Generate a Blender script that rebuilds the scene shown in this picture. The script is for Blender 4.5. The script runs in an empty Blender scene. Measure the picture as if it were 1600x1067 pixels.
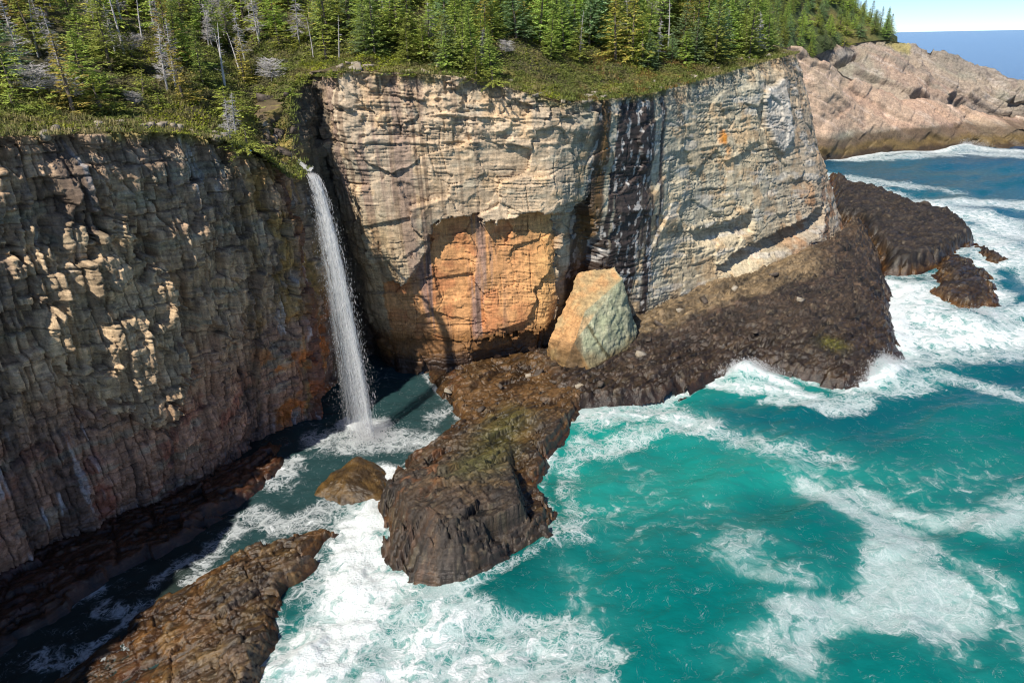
import bpy, math, random
import numpy as np

# ------------------------------------------------------------------ camera, sky, sun, exposure
SC = bpy.context.scene
COL = SC.collection
CAM_H, FPX, PITCH, ROLL = 40.0, 1067.0, math.radians(23.85), math.radians(1.1)
cam_data = bpy.data.cameras.new('camera')
cam_data.sensor_width = 36.0
cam_data.lens = 36.0 * FPX / 1600.0
cam_data.clip_start = 0.5
cam_data.clip_end = 120000.0
cam = bpy.data.objects.new('camera', cam_data)
COL.objects.link(cam)
from mathutils import Matrix, Vector
cam.matrix_world = (Matrix.Translation((0, 0, CAM_H)) @ Matrix.Rotation(math.pi / 2 - PITCH, 4, 'X')
                    @ Matrix.Rotation(-ROLL, 4, 'Z'))
SC.camera = cam

LX, LY = 0.475, 0.66                      # light travel in plan for one metre of drop
SUN_EL = math.atan(1.0 / math.hypot(LX, LY))
SUN_AZ = math.atan2(-LX, -LY)            # clockwise from +Y, towards the sun
world = bpy.data.worlds.new('World')
SC.world = world
world.use_nodes = True
wn = world.node_tree
for n in list(wn.nodes):
    wn.nodes.remove(n)
sky = wn.nodes.new('ShaderNodeTexSky')
sky.sky_type = 'NISHITA'
sky.sun_disc = False
sky.sun_elevation = SUN_EL
sky.sun_rotation = SUN_AZ
sky.altitude = 40
sky.air_density = 0.5
sky.dust_density = 0.0
sky.ozone_density = 5.0
bg = wn.nodes.new('ShaderNodeBackground')
bg.inputs['Strength'].default_value = 0.092
wo = wn.nodes.new('ShaderNodeOutputWorld')
wn.links.new(sky.outputs[0], bg.inputs[0])
wn.links.new(bg.outputs[0], wo.inputs[0])

sun_data = bpy.data.lights.new('sun', 'SUN')
sun_data.energy = 3.8
sun_data.angle = math.radians(0.53)
sun_data.color = (1.0, 0.93, 0.82)
sun = bpy.data.objects.new('sun', sun_data)
COL.objects.link(sun)
sun.rotation_euler = Vector((LX, LY, -1.0)).to_track_quat('-Z', 'Y').to_euler()
SC.view_settings.view_transform = 'Standard'
SC.view_settings.look = 'None'
SC.view_settings.exposure = 0.68
SC.view_settings.gamma = 1.0
SC.cycles.filter_width = 1.05
SC.cycles.max_bounces = 6
SC.cycles.diffuse_bounces = 4
SC.cycles.glossy_bounces = 2
SC.cycles.transparent_max_bounces = 20
SC.cycles.sample_clamp_indirect = 4.0

# ------------------------------------------------------------------ pixel <-> place helpers (photo pixels, 1600 wide)
CP, SP = math.cos(PITCH), math.sin(PITCH)
CR, SR = math.cos(ROLL), math.sin(ROLL)
def ray(px, py):
    a, b = px - 800.0, 533.5 - py
    a, b = a * CR + b * SR, -a * SR + b * CR
    return np.array([a, FPX * CP + b * SP, -FPX * SP + b * CP])
def at(px, py, z=0.0):
    d = ray(px, py)
    return np.array([0, 0, CAM_H]) + d * ((z - CAM_H) / d[2])
def aty(px, py, y):
    d = ray(px, py)
    return np.array([0, 0, CAM_H]) + d * (y / d[1])
def proj(x, y, z):
    dz = z - CAM_H
    dep = y * CP - dz * SP
    a, b = x / dep * FPX, (y * SP + dz * CP) / dep * FPX
    return 800 + a * CR - b * SR, 533.5 - (a * SR + b * CR), dep

# ------------------------------------------------------------------ numpy noise
def _h(ix, iy, iz, s):
    with np.errstate(over='ignore'):
        n = (ix.astype(np.int64) * 374761393 + iy.astype(np.int64) * 668265263
             + iz.astype(np.int64) * 2147483647 + s * 974634777) & 0xFFFFFFFF
        n = ((n ^ (n >> 13)) * 1274126177) & 0xFFFFFFFF
        n = ((n ^ (n >> 16)) * 2246822519) & 0xFFFFFFFF
        n = n ^ (n >> 15)
    return (n & 0xFFFFFF) / float(0x1000000)
def vn(x, y, z=0.0, s=0):
    x, y, z = np.broadcast_arrays(np.asarray(x, float), np.asarray(y, float), np.asarray(z, float))
    xi, yi, zi = np.floor(x), np.floor(y), np.floor(z)
    fx, fy, fz = x - xi, y - yi, z - zi
    fx = fx * fx * fx * (fx * (fx * 6 - 15) + 10)
    fy = fy * fy * fy * (fy * (fy * 6 - 15) + 10)
    flat = not np.any(z)
    fz = fz * fz * (3 - 2 * fz)
    def c(a, b, d):
        return _h(xi + a, yi + b, zi + d, s)
    r0 = (c(0,0,0)*(1-fx)+c(1,0,0)*fx)*(1-fy) + (c(0,1,0)*(1-fx)+c(1,1,0)*fx)*fy
    if flat:
        return r0 * 2 - 1
    r1 = (c(0,0,1)*(1-fx)+c(1,0,1)*fx)*(1-fy) + (c(0,1,1)*(1-fx)+c(1,1,1)*fx)*fy
    return (r0 * (1 - fz) + r1 * fz) * 2 - 1
def fbm(x, y, z=0.0, o=4, s=0, g=0.5):
    t, a, n = 0.0, 1.0, 0.0
    x, y, z = np.asarray(x, float), np.asarray(y, float), np.asarray(z, float)
    for i in range(o):
        t = t + a * vn(x, y, z, s + i * 17)
        n += a
        a *= g
        x, y, z = x * 1.62 - y * 1.18 + 3.1, x * 1.18 + y * 1.62 + 7.7, z * 2.03
    return t / n * 1.35
def smooth(a, b, x):
    t = np.clip((x - a) / (b - a), 0, 1)
    return t * t * (3 - 2 * t)
RNG0 = np.random.default_rng(5)
def make_layers(h, jit, seed, lo=-30.0, hi=160.0):
    r = np.random.default_rng(seed)
    n = int((hi - lo) / h * 1.3)
    return lo + np.cumsum(h * (1 + jit * (r.random(n) * 2 - 1)))
def blocks(u, z, layers, w, seed, hashjit=0.7):
    """jointed blocks in beds: random value, tilt value, distance to nearest joint, place inside the block"""
    li = np.searchsorted(layers, z)
    z0 = layers[np.clip(li - 1, 0, len(layers) - 1)]
    z1 = layers[np.clip(li, 0, len(layers) - 1)]
    o = np.zeros_like(li)
    uu = u / w + _h(li, o, o, seed) * 9.0
    k = np.floor(uu)
    def j(q):
        return q + hashjit * (_h(li, q, o, seed + 3) - 0.5)
    b0, b1 = j(k), j(k + 1)
    k = np.where(uu < b0, k - 1, np.where(uu > b1, k + 1, k))
    b0, b1 = j(k), j(k + 1)
    val = _h(li, k, o, seed + 7)
    tilt = _h(li, k, o, seed + 11)
    eu = np.minimum(uu - b0, b1 - uu) * w
    ez = np.minimum(z - z0, z1 - z)
    return val, tilt, eu, ez, (uu - b0) / np.maximum(b1 - b0, 1e-3) - 0.5
def facets(x, y, seed, tilt=1.0, ang=0.0, cheb=.6):
    """flat angular facets: every cell is a tilted plane; returns height and distance to the joint"""
    ca_, sa_ = math.cos(ang), math.sin(ang)
    x, y = x * ca_ + y * sa_, -x * sa_ + y * ca_
    xi, yi = np.floor(x), np.floor(y)
    o = np.zeros_like(x)
    b1 = np.full(x.shape, 9.0); b2 = np.full(x.shape, 9.0); val = np.zeros_like(x)
    for i in (-1, 0, 1):
        for j in (-1, 0, 1):
            cx, cy = xi + i, yi + j
            dx = x - cx - .1 - .8 * _h(cx, cy, o, seed); dy = y - cy - .1 - .8 * _h(cx, cy, o, seed + 1)
            ad, bd = np.abs(dx), np.abs(dy)
            dd = cheb * np.maximum(ad, bd) + (1 - cheb) * np.sqrt(dx * dx + dy * dy)
            v = (_h(cx, cy, o, seed + 2) - .5) + tilt * (dx * (_h(cx, cy, o, seed + 3) - .5) + dy * (_h(cx, cy, o, seed + 4) - .5))
            closer = dd < b1
            b2 = np.where(closer, b1, np.minimum(b2, dd))
            val = np.where(closer, v, val)
            b1 = np.where(closer, dd, b1)
    return val, b2 - b1
def inpoly(px, py, poly):
    poly = np.asarray(poly, float)
    ins = np.zeros(np.shape(px), bool)
    j = len(poly) - 1
    for i in range(len(poly)):
        xi, yi = poly[i]
        xj, yj = poly[j]
        if yi != yj:
            ins ^= ((yi > py) != (yj > py)) & (px < (xj - xi) * (py - yi) / (yj - yi) + xi)
        j = i
    return ins
def dline(px, py, pts, closed=False):
    pts = np.asarray(pts, float)
    d = np.full(np.shape(px), 1e9)
    n = len(pts)
    for i in range(n if closed else n - 1):
        a, b = pts[i], pts[(i + 1) % n]
        v = b - a
        t = np.clip(((px - a[0]) * v[0] + (py - a[1]) * v[1]) / max(v @ v, 1e-9), 0, 1)
        d = np.minimum(d, np.hypot(px - a[0] - t * v[0], py - a[1] - t * v[1]))
    return d
def sdpoly(px, py, poly):
    d = dline(px, py, poly, True)
    return np.where(inpoly(px, py, poly), d, -d)
def S(*rgb):
    """sRGB 0-255 -> linear"""
    c = np.array(rgb, float) / 255.0
    return np.where(c <= 0.04045, c / 12.92, ((c + 0.055) / 1.055) ** 2.4)
def mix(a, b, t):
    return a + (b - a) * np.asarray(t)[..., None]

# ------------------------------------------------------------------ mesh helpers
def tag(o, label=None, cat=None, group=None, kind=None):
    if label: o['label'] = label
    if cat: o['category'] = cat
    if group: o['group'] = group
    if kind: o['kind'] = kind
    return o
def raw_mesh(name, V, quads=None, tris=None, attrs=None, smooth_shade=False):
    V = np.asarray(V, np.float32).reshape(-1, 3)
    me = bpy.data.meshes.new(name)
    me.vertices.add(len(V))
    me.vertices.foreach_set('co', V.ravel())
    loops, starts, n = [], [], 0
    if quads is not None and len(quads):
        q = np.asarray(quads, np.int32).reshape(-1, 4)
        loops.append(q.ravel()); starts.append(np.arange(len(q)) * 4); n = len(q) * 4
    if tris is not None and len(tris):
        t = np.asarray(tris, np.int32).reshape(-1, 3)
        loops.append(t.ravel()); starts.append(n + np.arange(len(t)) * 3)
    loops = np.concatenate(loops).astype(np.int32)
    starts = np.concatenate(starts).astype(np.int32)
    me.loops.add(len(loops))
    me.loops.foreach_set('vertex_index', loops)
    me.polygons.add(len(starts))
    me.polygons.foreach_set('loop_start', starts)
    if smooth_shade:
        me.polygons.foreach_set('use_smooth', np.ones(len(starts), bool))
    for k, a in (attrs or {}).items():
        a = np.asarray(a, np.float32)
        if a.ndim == 1:
            at_ = me.attributes.new(k, 'FLOAT', 'POINT')
            at_.data.foreach_set('value', a)
        else:
            at_ = me.attributes.new(k, 'FLOAT_VECTOR', 'POINT')
            at_.data.foreach_set('vector', a.ravel())
    me.update(calc_edges=True)
    me.validate()
    return me
def add_obj(name, me, mat=None, parent=None):
    if mat is not None and not me.materials:
        me.materials.append(mat)
    o = bpy.data.objects.new(name, me)
    COL.objects.link(o)
    if parent is not None:
        o.parent = parent
    return o
def grid_quads(n, m, keep=None):
    i = np.arange(n * m).reshape(n, m)
    q = np.stack([i[:-1, :-1], i[1:, :-1], i[1:, 1:], i[:-1, 1:]], -1)
    if keep is not None:
        return q[keep]
    return q.reshape(-1, 4)
def compact(V, quads, attrs):
    used = np.unique(quads)
    mp = np.full(len(V), -1, np.int64)
    mp[used] = np.arange(len(used))
    return V[used], mp[quads], {k: a[used] for k, a in attrs.items()}

# ------------------------------------------------------------------ materials
def new_mat(name):
    m = bpy.data.materials.new(name)
    m.use_nodes = True
    nt = m.node_tree
    for n in list(nt.nodes):
        nt.nodes.remove(n)
    out = nt.nodes.new('ShaderNodeOutputMaterial')
    return m, nt, out
def nd(nt, typ, **kw):
    n = nt.nodes.new(typ)
    for k, v in kw.items():
        setattr(n, k, v)
    return n
def lk(nt, a, b):
    nt.links.new(a, b)
def math_n(nt, op, a, b=None, c=None, clamp=False):
    n = nd(nt, 'ShaderNodeMath', operation=op)
    n.use_clamp = clamp
    for i, v in enumerate((a, b, c)):
        if v is None: continue
        if isinstance(v, (int, float)): n.inputs[i].default_value = v
        else: lk(nt, v, n.inputs[i])
    return n.outputs[0]
def maprange(nt, v, a, b, c=0.0, d=1.0, smoothstep=True):
    n = nd(nt, 'ShaderNodeMapRange')
    n.interpolation_type = 'SMOOTHSTEP' if smoothstep else 'LINEAR'
    lk(nt, v, n.inputs[0])
    for i, q in enumerate((a, b, c, d)):
        if isinstance(q, (int, float)): n.inputs[i + 1].default_value = q
        else: lk(nt, q, n.inputs[i + 1])
    return n.outputs[0]
def noise(nt, vec, scale, detail=4, rough=0.55, dist=0.0):
    n = nd(nt, 'ShaderNodeTexNoise')
    n.inputs['Scale'].default_value = scale
    n.inputs['Detail'].default_value = detail
    n.inputs['Roughness'].default_value = rough
    n.inputs['Distortion'].default_value = dist
    lk(nt, vec, n.inputs['Vector'])
    return n.outputs[0]
def mapping(nt, vec, sc):
    n = nd(nt, 'ShaderNodeVectorMath', operation='MULTIPLY')
    lk(nt, vec, n.inputs[0])
    n.inputs[1].default_value = sc
    return n.outputs[0]
def attr(nt, name):
    return nd(nt, 'ShaderNodeAttribute', attribute_name=name)
def mulcol(nt, colr, fac):
    n = nd(nt, 'ShaderNodeVectorMath', operation='SCALE')
    lk(nt, colr, n.inputs[0])
    lk(nt, fac, n.inputs['Scale'])
    return n.outputs[0]

def rock_material(name, fine=7.0, bedding=5.0, streak=True, var=0.75, bump=0.5, rough=0.85):
    m, nt, out = new_mat(name)
    p = nd(nt, 'ShaderNodeBsdfPrincipled')
    co = nd(nt, 'ShaderNodeTexCoord').outputs['Object']
    c = attr(nt, 'col').outputs['Vector']
    w = attr(nt, 'wet').outputs['Fac']
    n1 = noise(nt, co, 1.1, 6, 0.62)
    n2 = noise(nt, co, fine, 5, 0.65)
    nb = noise(nt, mapping(nt, co, (0.35, 0.35, bedding)), 1.0, 4, 0.6, 0.6)
    ns = noise(nt, mapping(nt, co, (2.6, 2.6, 0.16)), 1.0, 4, 0.6)
    f = math_n(nt, 'ADD', maprange(nt, n1, 0.3, 0.7, -0.30, 0.30, False), maprange(nt, n2, 0.3, 0.7, -0.30, 0.30, False))
    f = math_n(nt, 'ADD', f, maprange(nt, nb, 0.3, 0.7, -0.28, 0.28, False))
    if streak:
        f = math_n(nt, 'ADD', f, maprange(nt, ns, 0.3, 0.7, -0.28, 0.28, False))
    f = math_n(nt, 'MULTIPLY_ADD', f, var, 1.0)
    f = math_n(nt, 'MAXIMUM', f, 0.25)
    base = mulcol(nt, c, f)
    lk(nt, base, p.inputs['Base Color'])
    lk(nt, math_n(nt, 'MULTIPLY_ADD', w, -(rough - 0.33), rough), p.inputs['Roughness'])
    p.inputs['Specular IOR Level'].default_value = 0.5
    b = nd(nt, 'ShaderNodeBump')
    b.inputs['Strength'].default_value = bump
    b.inputs['Distance'].default_value = 0.16
    hsum = math_n(nt, 'ADD', math_n(nt, 'MULTIPLY', nb, 0.9), math_n(nt, 'ADD', n2, math_n(nt, 'MULTIPLY', n1, 1.2)))
    lk(nt, hsum, b.inputs['Height'])
    lk(nt, b.outputs[0], p.inputs['Normal'])
    lk(nt, p.outputs[0], out.inputs[0])
    return m
def plain_material(name, colr, rough=0.8, var=0.35, scale=3.0, objvar=0.0, hue=0.0, attr_mul=False, translucent=0.0):
    m, nt, out = new_mat(name)
    p = nd(nt, 'ShaderNodeBsdfPrincipled')
    co = nd(nt, 'ShaderNodeTexCoord').outputs['Object']
    n1 = noise(nt, co, scale, 3, 0.6)
    f = maprange(nt, n1, 0.25, 0.75, 1 - var, 1 + var, False)
    if objvar:
        oi = nd(nt, 'ShaderNodeObjectInfo')
        f = math_n(nt, 'MULTIPLY', f, maprange(nt, oi.outputs['Random'], 0, 1, 1 - objvar, 1 + objvar, False))
    if attr_mul:
        src = mulcol(nt, attr(nt, 'col').outputs['Vector'], f)
    else:
        rgb = nd(nt, 'ShaderNodeRGB')
        rgb.outputs[0].default_value = (*colr, 1)
        src = mulcol(nt, rgb.outputs[0], f)
    if hue:
        oi = nd(nt, 'ShaderNodeObjectInfo')
        hs = nd(nt, 'ShaderNodeHueSaturation')
        lk(nt, maprange(nt, oi.outputs['Random'], 0, 1, 0.5 - hue, 0.5 + hue * 0.5, False), hs.inputs['Hue'])
        lk(nt, src, hs.inputs['Color'])
        src = hs.outputs[0]
    lk(nt, src, p.inputs['Base Color'])
    p.inputs['Roughness'].default_value = rough
    p.inputs['Specular IOR Level'].default_value = 0.25
    sh = p.outputs[0]
    if translucent:
        tr = nd(nt, 'ShaderNodeBsdfTranslucent')
        lk(nt, src, tr.inputs[0])
        mx = nd(nt, 'ShaderNodeMixShader')
        mx.inputs[0].default_value = translucent
        lk(nt, sh, mx.inputs[1]); lk(nt, tr.outputs[0], mx.inputs[2])
        sh = mx.outputs[0]
    lk(nt, sh, out.inputs[0])
    return m

M_CLIFF = rock_material('cliff_rock', fine=7.0, bedding=5.0, bump=0.35, var=.85)
M_SHELF = rock_material('wet_shelf_rock', fine=6.0, bedding=7.0, streak=False, var=1.0, bump=0.5, rough=0.7)
M_FAR = rock_material('headland_rock', fine=2.0, bedding=1.6, var=0.8, bump=0.7)

# ------------------------------------------------------------------ cliff plan: foot x,y, rim x,y,z  (metres)
NODES = np.array([
 (-46,-8,-47,-8,36.5),(-45,13,-46,13,36.5),(-42,26,-42,26,36),(-43,35,-42,35,35.3),(-41,42.4,-40.2,43.5,34.8),
 (-35.7,50.2,-34.9,49.6,34.3),(-28.6,59.9,-27.5,59.6,33.5),(-23.8,65.5,-23.3,65.2,31.2),(-20.6,69.2,-20.4,69.2,28.0),(-22,74,-22.4,74,31.8),
 (-22.6,80,-23.4,79,34.5),(-19.6,86.5,-22.6,84,37),(-15.5,81.5,-19.5,81,37.2),(-12.5,81,-14,82,36.8),(-3.5,81.5,-4,83.2,36.2),(4.6,82.2,6.3,85,32.9),
 (6.6,86.2,9.6,86.6,32.9),(11.2,88.8,13.6,89.8,33),(18,92,18.4,94.4,33),(30,99.8,29,104.6,34.4),(43,106,38.2,112,35.9),(58,116.5,47.2,121.6,36.9),
 (66,126,50,128,36.8),(67,135,53,137,36.5),(60,160,50,163,36.5),(62,205,55,205,37)], float)
NF, NR, NRZ = NODES[:, :2], NODES[:, 2:4], NODES[:, 4]
NM = (NF + NR) / 2
NL = np.r_[0, np.cumsum(np.hypot(*np.diff(NM, axis=0).T))]
def path_at(u, a):
    return np.interp(u, NL, a)
def smooth1(u, a, r=1.2):
    return sum(np.interp(u + k * r / 3, NL, a) * wt for k, wt in zip(range(-3, 4), (1, 2, 3, 4, 3, 2, 1))) / 16.0
def plan(u, t, r=1.2):
    fx, fy, rx, ry = (smooth1(u, a, r) for a in (NF[:, 0], NF[:, 1], NR[:, 0], NR[:, 1]))
    return fx * (1 - t) + rx * t, fy * (1 - t) + ry * t
def plan_normal(u):
    e = 1.2
    x0, y0 = plan(u - e, 0.5, 2.0)
    x1, y1 = plan(u + e, 0.5, 2.0)
    tx, ty = x1 - x0, y1 - y0
    l = np.maximum(np.hypot(tx, ty), 1e-6)
    return ty / l, -tx / l
LAY_A, LAY_B, LAY_C, LAY_D = make_layers(5.0, .55, 1), make_layers(1.5, .6, 2), make_layers(0.55, .6, 3), make_layers(2.6, .6, 4)
LAY_E = make_layers(0.32, .7, 6)
ORANGE_PANEL = [(107.2,12.6),(110,12.2),(112,13.5),(114.3,17),(115,19.8),(119,20.4),(123,19.4),(127,20.3),(132.2,20),(132.4,3.4),(120,2.6),(107,2)]
NOTCH_A = [(157,13.6),(163,13.2),(170.8,14.6),(171.2,11),(163,9),(158.5,11)]
NOTCH_B = [(163,6.6),(167,8.8),(172,9.6),(184,11.5),(190,13),(188.5,8.8),(180,4.2),(168,3.6)]
PALE_BLOCK = [(175,32),(180.6,33.5),(182.2,30),(182,24.6),(179.5,22.6),(177.2,23.4),(175.4,27)]
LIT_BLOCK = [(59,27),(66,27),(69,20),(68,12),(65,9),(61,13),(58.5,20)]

def displace(u, z, rimz):
    """offset of the rock face towards the sea and its colour, from place along the cliff and height"""
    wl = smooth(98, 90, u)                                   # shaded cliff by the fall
    wm = smooth(101, 106, u) * smooth(134, 131, u)           # orange buttress
    wr = smooth(131, 136, u)                                 # long pale wall
    ws = np.clip(1 - wl - wm - wr, 0, 1)
    dip = 0.05 * (u - 100)
    zz = z + dip + 0.5 * vn(u * .12, z * .15, 0, 3) + .12 * vn(u * .7, z * .4, 0, 4)
    uw = u + (0.35 * vn(u * .3, z * .35, 0, 5) + 0.07 * z) * (1 - wl) + .25 * wl * vn(u * .2, z * .12, 0, 5)
    o_ = np.zeros_like(u)
    ci = np.floor(uw / 2.4 + .35 * vn(u * .4, z * .06, 0, 6)); cj = np.floor(uw / 1.3 + .4 * vn(u * .6, z * .1, 0, 8))
    za_ = z + 5.0 * _h(ci, o_, o_, 15); zb_ = z + 1.6 * _h(cj, o_, o_, 16)
    a, ta, ea, za, fa = blocks(uw, za_, LAY_A, 1.35, 21)
    b, tb, eb, zb, fb = blocks(uw, zb_, LAY_B, .8, 31)
    c, tc, ec, zc, fc = blocks(uw, zb_, LAY_C, 0.5, 41)
    d4, td, ed, zd, fd = blocks(uw * .8, zz, LAY_D, 6.0, 51, .9)
    g4, tg, eg, zg, fg = blocks(uw, zz + 2.2 * _h(ci, o_, o_, 17), LAY_A, 4.2, 55, .9)
    e5, te, ee, ze, fe = blocks(uw, zz, LAY_E, 3.2, 61, .9)
    big = fbm(u * .09, z * .05, 0, 3, 9)
    med = fbm(u * .35, z * .25, 0, 4, 19)
    fine = fbm(u * 1.4, z * 1.6, 0, 3, 29)
    rough_ = np.abs(fbm(u * .8, z * .55, 0, 4, 39)); rgh = np.abs(fbm(u * .22, z * .9, 0, 5, 38)); medh = fbm(u * .16, z * .3, 0, 4, 18)
    mk1 = smooth(-.05, .35, fbm(u * .16, z * .2, 0, 3, 49)); mk2 = smooth(.0, .3, fbm(u * .3, z * .3, 0, 3, 59))
    col_noise = fbm(u * .55, z * .05, 0, 3, 99)              # vertical columns
    wu = u + .3 * fine
    F1, K1 = facets(wu / 5.5, z / 4.2, 1201, 1.6, .25); F2, K2 = facets(wu / 1.9, z / 1.5, 1211, 1.6, -.2); F3, K3 = facets(wu / .75, z / .55, 1221, 1.6, .1)
    wv = u + .06 * fine
    L1, Q1 = facets(wv / 1.7, z / 3.4, 1231, 1.3, .04, 1.0); L2, Q2 = facets(wv / .8, z / 1.1, 1241, .9, -.04, 1.0); L3, Q3 = facets(wv / .42, z / .5, 1251, .8, .05, .95)
    # shaded cliff: columns and blocks whose camera sides catch the light
    up = smooth(6, 20, z)
    dl = (1.0 * big + (0.2 + .6 * up) * (a - .5) * 1.5 + (.1 + .4 * up) * ta * fa * 1.7 + .2 * (b - .5) + (.55 + .85 * up) * L1 + .45 * L2 + .14 * L3 - .3 * smooth(.05, 0, Q1) - .14 * smooth(.07, 0, Q2)
          + .1 * (c - .5) + .12 * med - .08 * rough_ + .05 * fine + .5 * col_noise * up - .9 * smooth(5, 0, z) * smooth(0, 4, z + 3))
    # orange buttress: large flat slabs, broken beds near the top
    hi = smooth(26, 31, z)
    dm = (.6 * big + .75 * F1 + (.13 + .4 * hi) * F2 + (.05 + .12 * hi) * F3 + .2 * (g4 - .5) + (.10 + .5 * hi) * (d4 - .5) + (.03 + .1 * hi) * (e5 - .5) + .2 * medh - .07 * rgh + .03 * fine - .2 * smooth(.03, 0, K1) - .10 * smooth(.05, 0, K2) * mk1)
    # pale wall: thin beds standing out
    dr = (.7 * big + .42 * F1 + .10 * F2 + .03 * F3 + .14 * (g4 - .5) + .14 * (d4 - .5) + (.05 + .11 * mk1) * (e5 - .5) + .12 * medh - .06 * rgh + .04 * fine - .22 * smooth(.03, 0, K1) - .12 * smooth(.05, 0, K2) * mk1
          + .12 * np.maximum(0, vn(zz * 1.1, u * .05, 0, 71)))
    d = dl * wl + dm * wm + dr * wr + ws * (.6 * dl + .3 * dm)
    crack = (smooth(.10, .0, np.minimum(ea, za)) * .4 * (wl + .3 * ws) + smooth(.10, 0, zd) * .30 * (1 - wl) * mk1 + smooth(.09, 0, np.minimum(eg, zg)) * .25 * (1 - wl) * smooth(.2, .6, mk2 + mk1 * .5)
             + smooth(.07, 0, np.minimum(eb, zb)) * .18 * (wl + mk2 * .5) + smooth(.08, 0, ze) * .12 * (1 - wl) * mk2)
    d = d - crack - 1.5 * smooth(72, 78, u) * smooth(95, 90, u)
    jx, jz = .9 * (b - .5) + .6 * (c - .5) + .12 * fine, 1.0 * (tb - .5) + .6 * (tc - .5) + .1 * fine
    # orange panel set back below the overhanging lip
    so = sdpoly(u + .5 * F2 + .2 * fine, z + .5 * F3 + .25 * F2 + .12 * fine, ORANGE_PANEL)
    op = smooth(-.03, .1, so)
    d -= op * (0.2 + 1.5 * smooth(8, 20, z)) * smooth(105.5, 112, u)
    cave = smooth(.0, .5, sdpoly(u + jx, z + jz, [(115, 3.6), (121, 4.2), (127, 4.6), (133, 5.2), (133, -4), (115, -4)]))
    d -= cave * 2.2 * smooth(115, 127, u)
    d += .8 * smooth(4.5, 2.8, z) * smooth(106, 108, u) * smooth(122, 118, u)
    slot = smooth(0, .9, sdpoly(u + jx, z + jz, [(132, 19.5), (136.5, 21.5), (139.5, 14), (139, 2), (132, 2)]))
    d -= slot * 2.6
    kx, kz = .35 * F2 + .25 * fine, .3 * F3 + .2 * fine
    na = smooth(0, .25, sdpoly(u + kx, z + kz, NOTCH_A)); d -= na * 2.0 * smooth(9.6, 13, z)
    nb = smooth(0, .35, sdpoly(u + kx, z + kz, NOTCH_B)); d -= nb * 3.0 * smooth(-4.5, -.3, z - np.interp(u, [163, 172, 184, 190], [7.5, 9.6, 11.5, 13]))
    pb = smooth(-.1, .2, sdpoly(u + .5 * jx, z + .5 * jz, PALE_BLOCK)); d += pb * .9
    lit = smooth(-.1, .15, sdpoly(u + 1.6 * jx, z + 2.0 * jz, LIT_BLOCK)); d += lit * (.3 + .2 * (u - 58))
    # small leaning flake above the panel
    ofl = smooth(0, .25, sdpoly(u + .6 * jx, z + .6 * jz, [(73.2, 19), (75.4, 18.6), (76.4, 14.6), (74.8, 13.2), (72.6, 15.2)])); d += ofl * .8
    bl = smooth(0, .3, sdpoly(u + .6 * jx, z + .6 * jz, [(106.2, 19), (110, 16.5), (113.5, 15.8), (111.6, 12.6), (109.5, 11.8), (106.8, 14)])); d += bl * .5
    # stepped, broken rim
    tt = rimz - z
    d -= smooth(3.2, 0, tt) * (.5 + 1.2 * (b > .5) * .7 + .9 * (a - .3)) * (1 - .35 * wr - .3 * wm)
    # ------------------------------------------------ colour
    n1, n2, n3 = fbm(u * .12, z * .12, 0, 4, 101), fbm(u * .5, z * .5, 0, 4, 111), fbm(u * .25, z * .9, 0, 3, 121)
    st = fbm(u * 1.0, z * .05, 0, 4, 131)
    cl = mix(S(168, 140, 110)[None], S(136, 116, 96)[None], smooth(-.4, .4, n1))
    cl = mix(cl, S(150, 110, 88)[None], smooth(18, 5, z + 5 * n2) * .85)
    cl = mix(cl, S(136, 76, 58)[None], smooth(.1, .6, n2) * smooth(20, 5, z) * .75)
    cl = mix(cl, S(124, 132, 116)[None], smooth(.45, .7, n3) * .35)
    cl = mix(cl, S(66, 56, 52)[None], smooth(.1, .45, st) * .65)
    near = smooth(75, 82, u)
    cl = mix(cl, S(150, 118, 62)[None], near * smooth(-.2, .5, n2 + st * .4) * .8)
    cl = mix(cl, S(178, 98, 44)[None], near * smooth(15, 9, z) * smooth(0, .4, n2) * .85)
    cl = mix(cl, S(90, 42, 26)[None], smooth(82.5, 84.5, u) * smooth(88, 86, u) * .75)
    cl = mix(cl, S(196, 200, 206)[None], smooth(.45, .7, fbm(u * 1.6, z * .22, 0, 4, 141)) * smooth(.1, .5, n1) * .3)
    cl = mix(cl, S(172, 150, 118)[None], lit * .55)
    cm = mix(S(202, 178, 148)[None], S(184, 166, 142)[None], smooth(-.3, .5, n1))
    cm = mix(cm, S(206, 176, 138)[None], smooth(.1, .6, n2) * smooth(14, 26, z) * .8)
    cm = mix(cm, S(178, 172, 152)[None], smooth(.2, .6, n3) * .5)
    cm = mix(cm, S(140, 116, 104)[None], smooth(.05, .45, st) * .75 * smooth(124, 110, u))
    cm = mix(cm, S(92, 70, 56)[None], smooth(.35, .55, fbm(u * 1.5, z * .04, 0, 4, 135)) * .6 * smooth(128, 112, u))
    cm = mix(cm, S(158, 128, 76)[None], smooth(113, 108, u) * smooth(24, 18, z) * .5)
    co = mix(S(202, 146, 92)[None], S(184, 120, 72)[None], smooth(-.2, .5, n2))
    co = mix(co, S(206, 160, 96)[None], smooth(125, 130, u) * .6)
    co = mix(co, S(140, 116, 110)[None], smooth(-.15, .3, st) * smooth(110, 114, u) * smooth(125, 120, u) * .85)
    co = mix(co, S(70, 50, 40)[None], smooth(.35, .5, st) * smooth(112, 114, u) * smooth(126, 121, u) * .7)
    cm = mix(cm, co, smooth(-.12, .3, so) * smooth(2.5, 5, z + n2) * .92)
    cm = mix(cm, S(126, 86, 42)[None], smooth(6.0, 4.2, z + .6 * n2) * .95)
    cm = mix(cm, S(62, 46, 34)[None], smooth(3.0, 1.2, z + .8 * n2))
    cr = mix(S(192, 176, 146)[None], S(180, 172, 150)[None], smooth(-.3, .4, n1))
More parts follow.
